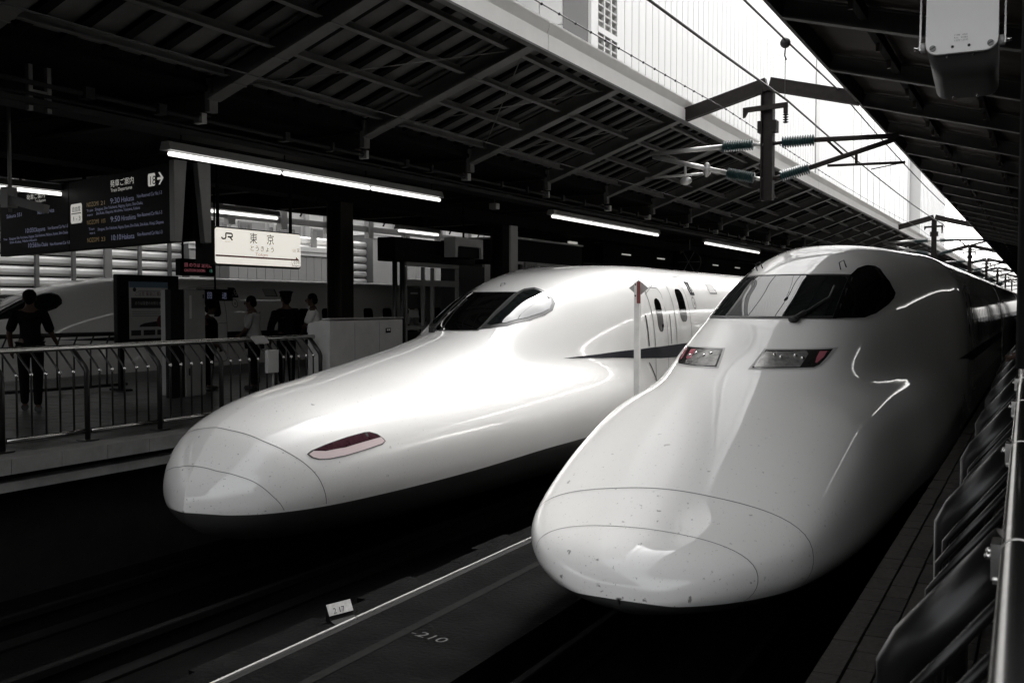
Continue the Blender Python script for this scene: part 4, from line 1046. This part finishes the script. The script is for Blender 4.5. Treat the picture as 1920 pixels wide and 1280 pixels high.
mb = MB(); mb.box(-14.06, -13.97, 26.1, 31.35, 4.05, 4.135); obj('lower_trim', mb, 'light_grey', t)
mb = MB(); mb.box(-16.4, -14.1, 26.1, 31.35, 1.25, 4.04); obj('wall', mb, 'dark_grey', t)
for y in (26.15, 27.0, 28.05, 29.1, 30.1):
    mb = MB(); mb.box(-14.08, -13.98, y-.05, y+.05, 2.4, 4.045); obj('mullion', mb, 'light_grey', t)
mb = MB(); mb.box(-14.09, -13.99, 30.15, 31.35, 3.3, 4.045); obj('end_panel', mb, 'light_grey', t)
mb = MB(); mb.box(-14.0, -13.93, 30.2, 30.85, 4.87, 4.94); obj('lamp', mb, 'led_white', t)
t = thing('exit_sign', 'small grey board on a post beside the clad column', 'sign', (-13.3, 26.0, 3.9))
mb = MB(); mb.box(-13.35, -13.28, 25.75, 26.5, 3.78, 4.06); obj('board', mb, 'mid_grey', t, bevel=.01)
obj('lettering', textmesh('待合室', .18, (-13.275, 25.85, 3.84), SU, SV, maxw=.5), 'dark_grey', t)
mb = MB(); mb.box(-13.34, -13.30, 26.1, 26.16, 1.25, 3.78); obj('post', mb, 'mid_grey', t)
t = thing('led_sign', 'distant LED message sign glowing above the roof of the middle train', 'sign', (-14, 32.2, 4.1))
mb = MB(); mb.box(-14.1, -14.0, 31.5, 33.4, 3.95, 4.3); obj('case', mb, 'sign_black', t)
obj('lettering', textmesh('をご確認してください', .18, (-13.995, 31.55, 4.03), SU, SV, maxw=1.8), 'led_blue', t)
mb = MB(); mb.tube([(-14.05, 32.5, 4.3), (-14.05, 32.5, 5.1)], .02, 6); obj('hanger', mb, 'canopy_dark', t)

t = thing('dark_enclosure', 'long near-black enclosure added on the left platform to hide the bright background beyond the shop sign', 'building', (-15, 70, 1.25))
mb = MB(); mb.box(-17.2, -14.4, 34.2, 150, 1.25, 5.09); obj('enclosure', mb, 'canopy_dark', t)  # near-black block added to cover the bright wall behind
for k in range(9):
    mb = MB(); mb.box(-14.39, -14.36, 36+4*k, 36.9+4*k, 4.75, 4.80); obj('soffit_lamp', mb, 'led_white', t)
# white post between the trains
t = thing('stop_marker_post', 'white post with a red topped marker standing between the two trains', 'post', (-5.15, 13.5, 0))
mb = MB(); mb.box(-5.19, -5.11, 13.46, 13.54, 0, 3.16); obj('post', mb, 'white_painted', t, bevel=.008)
mb = MB(); mb.box(-5.14, -5.088, 13.445, 13.459, 2.86, 3.17); obj('red_strip', mb, 'red_paint', t)
mb = MB(); mb.prism([(-5.30, 3.08), (-5.15, 2.96), (-5.0, 3.08), (-5.15, 3.20)], 'Y', 13.545, 13.56); obj('diamond_plate', mb, 'clear_plate', t)
for z in (3.13, 2.97):
    mb = MB(); mb.ball((-5.165, 13.455, z), .012, .012, .012, 8, 5); obj('bolt', mb, 'steel_dark', t)

# ------------------------------------------------------------------ background on the left: louvre screen, clad sheds, far buildings
t = thing('louvre_screen', 'white horizontal louvre screen behind the far train', 'screen', (-26, 24, 0))
me = mesh_of('louvre_blade', MB().prism([(.0, .0), (.10, .02), (.15, .08), (.15, .19), (.08, .265), (-.02, .27), (.03, .14)], 'Y', 0, 2.46), 'louver')
for k in range(-1, 10):
    for j in range(10):
        inst('louvre_blade', me, t, (-26.05, 11.6+2.5*k+.02, 2.42+.315*j))
for k in range(-1, 21):
    y = 11.6+1.25*k; wide = k % 2 == 0
    mb = MB(); w = .13 if k % 4 == 0 else .055; mb.box(-25.89, -25.80, y-w, y+w, 1.0, 5.75); obj('post', mb, 'louver_post' if k % 4 == 0 else 'panel_grey', t)
mb = MB(); mb.box(-25.79, -25.72, 9, 37, 3.02, 3.10); obj('cable_rail', mb, 'dark_grey', t)
mb = MB(); mb.box(-26.6, -26.3, 5, 60, -.4, 5.2); obj('backing', mb, 'dark_grey', t)
t2 = thing('shading_canopy', 'unseen dark canopy added to shade the far train from the sky', 'canopy', (-22, 40, 6.3))
mb = MB(); mb.box(-23.6, -18.40, -30, 120, 6.3, 6.45); obj('roof', mb, 'canopy_dark', t2)  # hidden roof added only to cut sky light on the far train
def shed(label, y0, y1, z1, cols, x=-25.55):
    t = thing('clad_shed', label, 'building', (x-1, (y0+y1)/2, 0))
    mb = MB(); mb.box(x-2.5, x-.03, y0, y1, -.4, z1); obj('core', mb, 'panel_grey', t)
    n = len(cols); w = (y1-y0)/n
    for k, m in enumerate(cols):
        mb = MB(); mb.box(x-.028, x, y0+w*k+.012, y0+w*(k+1)-.012, .5, z1-.32); obj('panel', mb, m, t)
    mb = MB(); mb.box(x-.02, x+.03, y0-.02, y1+.02, z1-.31, z1-.16); obj('flashing', mb, 'louver', t)
    mb = MB(); mb.box(x-2.5, x+.05, y0-.05, y1+.05, z1-.155, z1+.03); obj('parapet', mb, 'louver', t)
    return t
shed('pale clad shed with narrow vertical panels behind the station sign', 24.7, 33.1, 5.05, ['panel_pale']+['panel_grey']*3+['panel_pale']*14)
shed('taller pale clad shed right of the square column', 35.2, 43.5, 6.0, ['panel_pale']*5)
t = thing('steel_gantry', 'grey steel gantry beam running above the clad sheds', 'gantry', (-24, 25, 5.4))
mb = MB(); mb.beam((-24, 10, 5.75), (-24, 60, 5.95), .12, .22); obj('beam', mb, 'galvanised', t)
mb = MB(); mb.beam((-24.3, 10, 6.15), (-24.3, 60, 6.4), .08, .10); obj('upper_rail', mb, 'steel_dark', t)
for k in range(16):
    y = 12+2.6*k; mb = MB(); mb.box(-24.12, -23.9, y-.16, y+.16, 5.5, 6.2); obj('stanchion', mb, 'galvanised', t)
    mb = MB(); mb.tube([(-24.1, y+1.1, 6.05), (-24.0, y+1.3, 6.5), (-23.8, y+1.5, 6.6)], .035, 6); obj('cable_loop', mb, 'wire', t)
for k in range(2):
    mb = MB(); mb.box(-24.15, -23.85, 10.5+45*k, 10.8+45*k, -.4, 5.66); obj('leg', mb, 'steel_dark', t)
t = thing('office_building', 'bright office front with square window frames seen under the canopy edge', 'building', (-34, 40, 0))
mb = MB(); mb.box(-40, -34.1, 8, 85, -.4, 16); obj('core', mb, 'facade_panel', t)
for k in range(22):
    y = 14+2.7*k
    mb = MB(); mb.box(-34.09, -33.95, y-.15, y+.15, -.4, 16); obj('pier', mb, 'facade_grey', t)
    for j in range(2):
        z = 6.1+1.6*j
        mb = MB(); mb.box(-34.09, -34.02, y+.45, y+2.25, z, z+.75); w_ = obj('window', mb, 'facade_line', t)
        mb = MB(); mb.box(-34.015, -33.99, y+.55, y+1.3, z+.08, z+.67); obj('pane', mb, 'facade_dark', w_)
t = thing('tower_block', 'huge white ribbed tower seen through the gap between the canopies', 'building', (-42, 165, 0))
mb = MB(); mb.box(-75, -40.5, 92, 240, -.4, 265); obj('core', mb, 'facade_line', t)
random.seed(2)
me = mesh_of('facade_panel', MB().box(-40.5, -40.2, .09, 2.06, 0, 265), 'facade_panel')
for k in range(69):
    y = 99.0+2.15*k
    if y < 238: inst('facade_panel', me, t, (0, y, random.uniform(-.2, .2)))
mb = MB(); mb.box(-40.45, -40.05, 202.6, 206.2, 20, 265); obj('service_strip', mb, 'facade_grey', t)
mb = MB(); mb.box(-40.45, -40.1, 92, 93.7, 0, 265); obj('corner_panel', mb, 'facade_panel', t)
me = mesh_of('louvre', MB().prism([(-40.45, 0), (-40.12, .25), (-40.12, .42), (-40.45, .6)], 'Y', 0, 1.45), 'facade_grey')
for c_ in range(3):
    mb = MB(); mb.box(-40.44, -40.08, 93.75+1.75*c_+1.5, 93.75+1.75*c_+1.72, 0, 265); obj('louvre_post', mb, 'facade_panel', t)
    for j in range(30): inst('louvre', me, t, (0, 93.8+1.75*c_, 20+.8*j))
mb = MB(); mb.box(-40.40, -40.06, 93.7, 99, 30.3, 30.9); obj('louvre_band', mb, 'facade_panel', t)
for i in range(8):
    for j in range(10):
        mb = MB(); mb.box(-43.2-2.6*i-2.5, -43.2-2.6*i, 91.7, 91.95, 14+3.4*j, 14+3.4*j+3.3); obj('end_panel', mb, 'facade_white', t)
t = thing('office_block', 'pale panelled office block left of the louvred corner at the top of the gap', 'building', (-55, 40, 0))
mb = MB(); mb.box(-75, -48.4, -6, 87, -.4, 120); obj('core', mb, 'facade_line', t)
me = mesh_of('facade_panel', MB().box(-48.4, -48.1, .06, 2.94, 0, 120), 'facade_panel')
for k in range(31): inst('facade_panel', me, t, (0, -6+3*k, random.uniform(-.2, .2)))
t = thing('tower_block', 'plain white block added to whiten the gap between the ribbed tower and the hazy one', 'building', (-48, 300, 0))
mb = MB(); mb.box(-75, -41.5, 240.5, 371, -.4, 265); obj('core', mb, 'facade_white', t)  # added to fill the gap with white and soften the nose reflection
for k in range(12):
    mb = MB(); mb.box(-41.49, -41.35, 244+11*k, 244.25+11*k, 0, 265); obj('joint_rib', mb, 'facade_panel', t)
t = thing('tower_block', 'hazy pale tower closing the far end of the gap', 'building', (-45, 420, 0))
mb = MB(); mb.box(-75, -38, 372, 470, -.4, 130); obj('core', mb, 'facade_panel', t)
for k in range(20):
    mb = MB(); mb.box(-37.99, -37.9, 375+4.7*k, 375.5+4.7*k, 0, 130); obj('rib', mb, 'facade_grey', t)

# ------------------------------------------------------------------ right railing with leaning posts, loudspeaker
rr_ = railing('heavy stainless railing at the right edge with dark leaning posts', -.245, [.85, 2.55, 4.30, 6.10, 7.95, 9.9, 11.9, 14.0, 16.2], 1.25, .243, 0, .066, .038, 4, xdrift=-.014, pick_r=.013, plate=True, zb=1.98, zt=2.30)
me = mesh_of('clamp', MB().tube([(0, -.012, 0), (0, .012, 0)], .045, 16), 'stainless')
for y in (2.42, 4.17, 5.97, 7.8):
    xx = -.245+.243-.014*y
    mb = MB(); mb.box(xx-.055, xx-.035, y-.04, y+.04, 2.25, 2.33); mb.box(xx-.05, xx-.02, y-.05, y+.05, 2.245, 2.255); c = obj('rail_bracket', mb, 'stainless', rr_)
    for dy in (-.025, .025):
        mb = MB(); mb.ball((xx-.06, y+dy, 2.30), .009, .009, .009, 8, 5); obj('bolt', mb, 'stainless', c)
    mb = MB(); mb.tube([(xx, y-.006, 2.30), (xx, y+.006, 2.30)], .041, 18); obj('clamp_ring', mb, 'stainless', c)

ax = Vector((-.02, .985, -.16)).normalized(); rx = ax.cross(Vector((0,0,1))).normalized(); uz = rx.cross(ax)
P0 = Vector((-.285, 4.1, 3.912))
t = thing('loudspeaker', 'large grey platform loudspeaker hanging at the top right corner', 'loudspeaker', tuple(P0))
def frame_prism(poly, w0, w1, k1=1.0):
    mb = MB(); n = len(poly)
    vs = [P0+rx*a+uz*b+ax*w0 for a, b in poly]+[P0+rx*a*k1+uz*b*k1+ax*w1 for a, b in poly]
    return mb.add(vs, [tuple(reversed(range(n))), tuple(range(n, 2*n))]+[(i, (i+1) % n, n+(i+1) % n, n+i) for i in range(n)])
pl = rrect(-.122, .122, -.13, .15, .045, 8)
b_ = obj('body', frame_prism(pl, .012, .50, .97), 'speaker_body', t)
for p in b_.data.polygons: p.use_smooth = len(p.vertices) == 4
obj('rear_plate', frame_prism(rrect(-.124, .124, -.132, .152, .046, 8), -.004, .010), 'speaker_face', t, bevel=.002)
for a, b in ((-.098, -.108), (.098, -.108), (-.098, .128), (.098, .128)):
    c = P0+rx*a+uz*b; s_ = MB(); s_.tube([c-ax*.010, c+ax*-.003], .0115, 14); s_ = obj('screw', s_, 'screw', t)
    q = MB(); q.obox(c-ax*.0105, (rx+uz*.6).normalized(), (uz-rx*.6).normalized(), ax, -.010, .010, -.0016, .0016, -.0006, .0004); obj('slot', q, 'black', s_)
for a in (-.03, .026):
    c = P0+rx*a+uz*-.108; s_ = MB(); s_.tube([c-ax*.006, c-ax*.0042], .0055, 10); obj('drain_hole', s_, 'black', t)
lb = MB(); lb.obox(P0, rx, uz, ax, -.028, .024, -.092, -.058, -.0050, -.0042); lb = obj('rating_label', lb, 'led_white', t)
lb.data.materials[0] = MATS['speaker_face']
for k, s_ in enumerate(('TYPE  10W', 'No.  0382', '100V LINE')):
    obj('lettering', textmesh(s_, .0085, P0+rx*-.026+uz*(-.068-.010*k)-ax*.0056, rx, uz, maxw=.046), 'screw', lb)
for k in (-1, 1):
    mb = MB(); q = P0+rx*.145*k
    mb.obox(q, rx, uz, ax, -.003, .003, -.10, .30, .02, .05); br = obj('bracket', mb, 'stainless', t)
    mb = MB(); c = P0+rx*(.126*k)+uz*-.085+ax*.035; mb.tube([c, c+rx*.018*k], .019, 14); obj('pivot_washer', mb, 'light_grey', br)
    mb = MB(); c = P0+rx*(.146*k)+uz*-.085+ax*.035; mb.tube([c, c+rx*.022*k], .009, 6); obj('pivot_bolt', mb, 'stainless', br)
mb = MB(); mb.obox(P0, rx, uz, ax, -.15, .15, .30, .306, .01, .06); obj('bracket_top', mb, 'stainless', t)
mb = MB(); mb.tube([P0+uz*.30+ax*.03, P0+uz*.30+ax*.03+Vector((0, 0, 1.6))], .02, 8); obj('drop_rod', mb, 'steel_dark', t)
for k in range(2):
    for a in (-.05, .04):
        c = P0+rx*a+uz*(-.1285)+ax*(.03+.44*k); s_ = MB(); s_.ball(c, .006, .006, .008, 8, 5); obj('drain_screw', s_, 'stainless', t)
t = thing('conduit_post', 'dark vertical conduit hanging beside the loudspeaker', 'pipe', (-.03, 4.5, 3.0))
mb = MB(); mb.tube([(-.075, 5.2, 2.55), (-.075, 5.2, 6.2)], .035, 10); obj('pipe', mb, 'steel_dark', t)
# ------------------------------------------------------------------ people
def skinned(name, nodes, links, m, parent, sub=2):
    me = bpy.data.meshes.new(name); p = wloc(parent)
    keys = list(nodes); idx = {k: i for i, k in enumerate(keys)}
    me.from_pydata([tuple(np.array(nodes[k][0])-np.array(p)) for k in keys], [(idx[a], idx[b]) for a, b in links], [])
    me.materials.append(MATS[m])
    o = bpy.data.objects.new(name, me); COL.objects.link(o); o.parent = parent; WLOC[o.name] = p
    sk = me.skin_vertices if me.skin_vertices else None
    md = o.modifiers.new('skin', 'SKIN'); md.use_smooth_shade = True
    if not me.skin_vertices:
        bm = bmesh.new(); bm.from_mesh(me); bm.verts.layers.skin.verify(); bm.to_mesh(me); bm.free()
    L = me.skin_vertices[0].data
    for k in keys:
        r = nodes[k][1]; L[idx[k]].radius = r if isinstance(r, tuple) else (r, r); L[idx[k]].use_root = (idx[k] == 0)
    o.modifiers.new('subsurf', 'SUBSURF').levels = sub; o.modifiers['subsurf'].render_levels = sub
    return o
def person(label, loc, face, h=1.72, shirt='shirt_white', legs='trousers', cap=False, jacket=False, armR=((.10,-.05,-.28),(.26,-.10,-.40)), armL=((.05,.06,-.28),(.14,.04,-.52)), lean=0.0, head=(0,0), stride=.0, carry=None):
    """face = heading in degrees (0 = +X). Local frame: x forward, y left, z up; sizes for a 1.72 m adult"""
    k = h/1.72; ca, sa = math.cos(R(face)), math.sin(R(face))
    def T(x, y, z): x += lean*max(0, z-.95); return (loc[0]+k*(x*ca-y*sa), loc[1]+k*(x*sa+y*ca), loc[2]+k*z)
    t = thing('person', label, 'person', loc, 'people standing on the left platform')
    n = {}; e = []
    def add(key, x, y, z, r, to=None):
        n[key] = (T(x, y, z), r*k if not isinstance(r, tuple) else (r[0]*k, r[1]*k))
        if to: e.append((to, key))
    add('pelvis', 0, 0, .95, (.14, .115)); add('waist', .0, 0, 1.08, (.135, .105), 'pelvis'); add('chest', .0, 0, 1.27, (.155, .12), 'waist'); add('collar', -.01, 0, 1.42, (.095, .068), 'chest')
    add('neck', .0, 0, 1.48, .055, 'collar'); add('jaw', .025, 0, 1.535, (.06, .066), 'neck'); add('face', .02, 0, 1.61, (.073, .09), 'jaw'); add('crown', .0, 0, 1.675, (.066, .078), 'face')
    for s_, arm, sd_ in ((1, armL, 'l'), (-1, armR, 'r')):
        add('sh'+sd_, -.01, .175*s_, 1.395, .055, 'collar')
        ex = (arm[0][0], .215*s_+arm[0][1]*1, 1.40+arm[0][2]); wx = (arm[1][0], .215*s_+arm[1][1], 1.40+arm[1][2])
        add('el'+sd_, *ex, .043, 'sh'+sd_); add('wr'+sd_, *wx, .029, 'el'+sd_)
        d = np.array(wx)-np.array(ex); d = d/np.linalg.norm(d); pm = np.array(wx)+d*.07; side = np.cross(d, (0, s_, 0)); side = side/(np.linalg.norm(side)+1e-6)
        add('pa'+sd_, *pm, (.036, .02), 'wr'+sd_)
        for q in range(4):
            a = pm+side*(.027-.018*q)+d*.03; b = a+d*(.040-.004*abs(q-1))+np.array((0, -s_*.012, 0))
            add(f'fa{q}{sd_}', *a, .0095, 'pa'+sd_); add(f'fb{q}{sd_}', *b, .008, f'fa{q}{sd_}')
        a = np.array(wx)+d*.035+side*.04; add('th'+sd_, *a, .0105, 'wr'+sd_); add('tb'+sd_, *(a+d*.03), .009, 'th'+sd_)
        st = stride*s_
        add('hip'+sd_, 0, .09*s_, .90, .085, 'pelvis'); add('kn'+sd_, .02+st*.55, .095*s_, .50, .058, 'hip'+sd_); add('an'+sd_, -.01+st, .095*s_, .09, .038, 'kn'+sd_); add('to'+sd_, .15+st, .10*s_, .035, .035, 'an'+sd_)
    skinned('body', n, e, 'skin', t)
    def garment(name, keys, grow, m, sub=2, extra=()):
        nn = {}
        for q in keys:
            p, r = n[q]; r = (r, r) if not isinstance(r, tuple) else r; nn[q] = (p, (r[0]+grow, r[1]+grow))
        for q, p, r in extra: nn[q] = (p, r)
        ee = [(a, b) for a, b in e if a in nn and b in nn]+[x for x in (('waist', 'hem'),) if 'hem' in nn]
        return skinned(name, nn, ee, m, t, sub)
    top = ['waist', 'pelvis', 'chest', 'collar', 'shl', 'ell', 'shr', 'elr']
    if jacket:
        for q in ('l', 'r'): top.append('wr'+q)
        garment('jacket', top, .032*k, shirt)
        q = MB(); p = T(.02, 0, 1.475); q.tube([np.array(p)-np.array((0, 0, .02)), np.array(p)+np.array((0, 0, .02))], .068*k, 12); obj('shirt_collar', q, 'shirt_white', t)
    else:
        g = garment('shirt', top, .026*k, shirt)
        q = MB(); p = T(.012, 0, 1.475); q.tube([np.array(p)-np.array((0, 0, .03)), np.array(p)+np.array((0, 0, .018))], [.075*k, .064*k], 12); obj('collar', q, shirt, t)
    garment('trousers', ['pelvis', 'hipl', 'hipr', 'knl', 'knr', 'anl', 'anr'], .020*k, legs)
    for q in ('l', 'r'):
        a, b = n['an'+q][0], n['to'+q][0]; s_ = MB(); s_.tube([(a[0], a[1], loc[2]+.05*k), (b[0], b[1], loc[2]+.045*k), (b[0]+.05*(b[0]-a[0]), b[1]+.05*(b[1]-a[1]), loc[2]+.035*k)], [.05*k, .048*k, .03*k], 10); obj('shoe', s_, 'shoe', t)
    hc = T(-.012, 0, 1.655); hr = MB(); hr.ball(hc, .098*k, .09*k, .085*k, 14, 9); hr.ball(T(-.05, 0, 1.60), .062*k, .074*k, .08*k, 12, 8); obj('hair', hr, 'hair', t)
    for s_ in (1, -1):
        q = MB(); q.ball(T(.0, .083*s_, 1.605), .018*k, .012*k, .03*k, 8, 6); obj('ear', q, 'skin', t)
        q = MB(); q.ball(T(.096, .032*s_, 1.622), .008*k, .012*k, .007*k, 8, 5); obj('eye', q, 'hair', t)
    q = MB(); q.ball(T(.112, 0, 1.592), .02*k, .014*k, .026*k, 8, 6); obj('nose', q, 'skin', t)
    q = MB(); q.ball(T(.098, 0, 1.555), .01*k, .024*k, .007*k, 8, 5); obj('mouth', q, 'poster_red', t)
    if cap:
        q = MB(); c = np.array(T(-.005, 0, 1.70)); q.tube([c-np.array((0, 0, .035*k)), c+np.array((0, 0, .012*k)), c+np.array((0, 0, .05*k)), c+np.array((0, 0, .07*k))], [.105*k, .108*k, .135*k, .09*k], 18)
        cp = obj('cap', q, 'uniform_navy', t)
        q = MB(); a = [T(.09+.075*math.cos(R(v)), .085*math.sin(R(v)), 1.672-.02*math.cos(R(v))) for v in range(-90, 91, 15)]
        b = [(x, y, z+.008) for x, y, z in a]; m_ = len(a); q.add(a+b, [tuple(range(m_)), tuple(range(2*m_-1, m_-1, -1))]+[(i, i+1, m_+i+1, m_+i) for i in range(m_-1)]+[(m_-1, 0, m_, 2*m_-1)])
        obj('visor', q, 'hair', cp)
    return t
def bag(name, label, cat, c, sx, sy, sz, m):
    q = MB(); q.box(c[0]-sx, c[0]+sx, c[1]-sy, c[1]+sy, c[2]-sz, c[2]+sz); o = obj(name, q, m, None, c, bevel=.015); return tag(o, label, cat)
person('man in dark clothes walking at the far left in front of the far train nose', (-13.3, 9.70, 1.25), 140, 1.80, 'trousers', 'trousers', stride=.16)
person('young man in a pale shirt looking down left of the uniformed man', (-12.95, 14.1, 1.25), 205, 1.74, 'shirt_grey', 'trousers', armR=((.05,-.05,-.28),(.22,.02,-.42)), armL=((.06,.03,-.28),(.24,-.05,-.40)), lean=.10)
person('uniformed man in a dark jacket and peaked cap seen from behind', (-12.75, 14.75, 1.25), 150, 1.80, 'uniform_navy', 'uniform_navy', cap=True, jacket=True)
person('man in a bright white shirt facing left beside the grey cabinet', (-12.9, 15.75, 1.25), 215, 1.80, 'shirt_white', 'trousers', armR=((.10,-.03,-.27),(.28,.03,-.45)), armL=((.12,.02,-.26),(.30,-.05,-.43)), lean=.05)
person('uniformed man in a cap half hidden by the tall grey cabinet', (-13.6, 13.55, 1.25), 20, 1.62, 'uniform_navy', 'uniform_navy', cap=True, jacket=True, lean=.12, armR=((.08,-.04,-.28),(.24,.02,-.44)))
bag('paper_folder', 'pale folder held by the man half hidden by the tall cabinet', 'folder', (-13.28, 13.62, 2.35), .015, .11, .16, 'pale_paper')
person('dark figure standing behind the glass of the waiting room', (-13.3, 19.9, 1.25), 200, 1.68, 'shirt_grey', 'trousers')
person('person in a grey shirt beyond the right railing at the frame edge', (.16, 11.6, 1.25), 160, 1.66, 'shirt_grey', 'trousers', armR=((.12,-.05,-.25),(.34,-.02,-.30)), armL=((.12,.05,-.25),(.34,.02,-.30)))
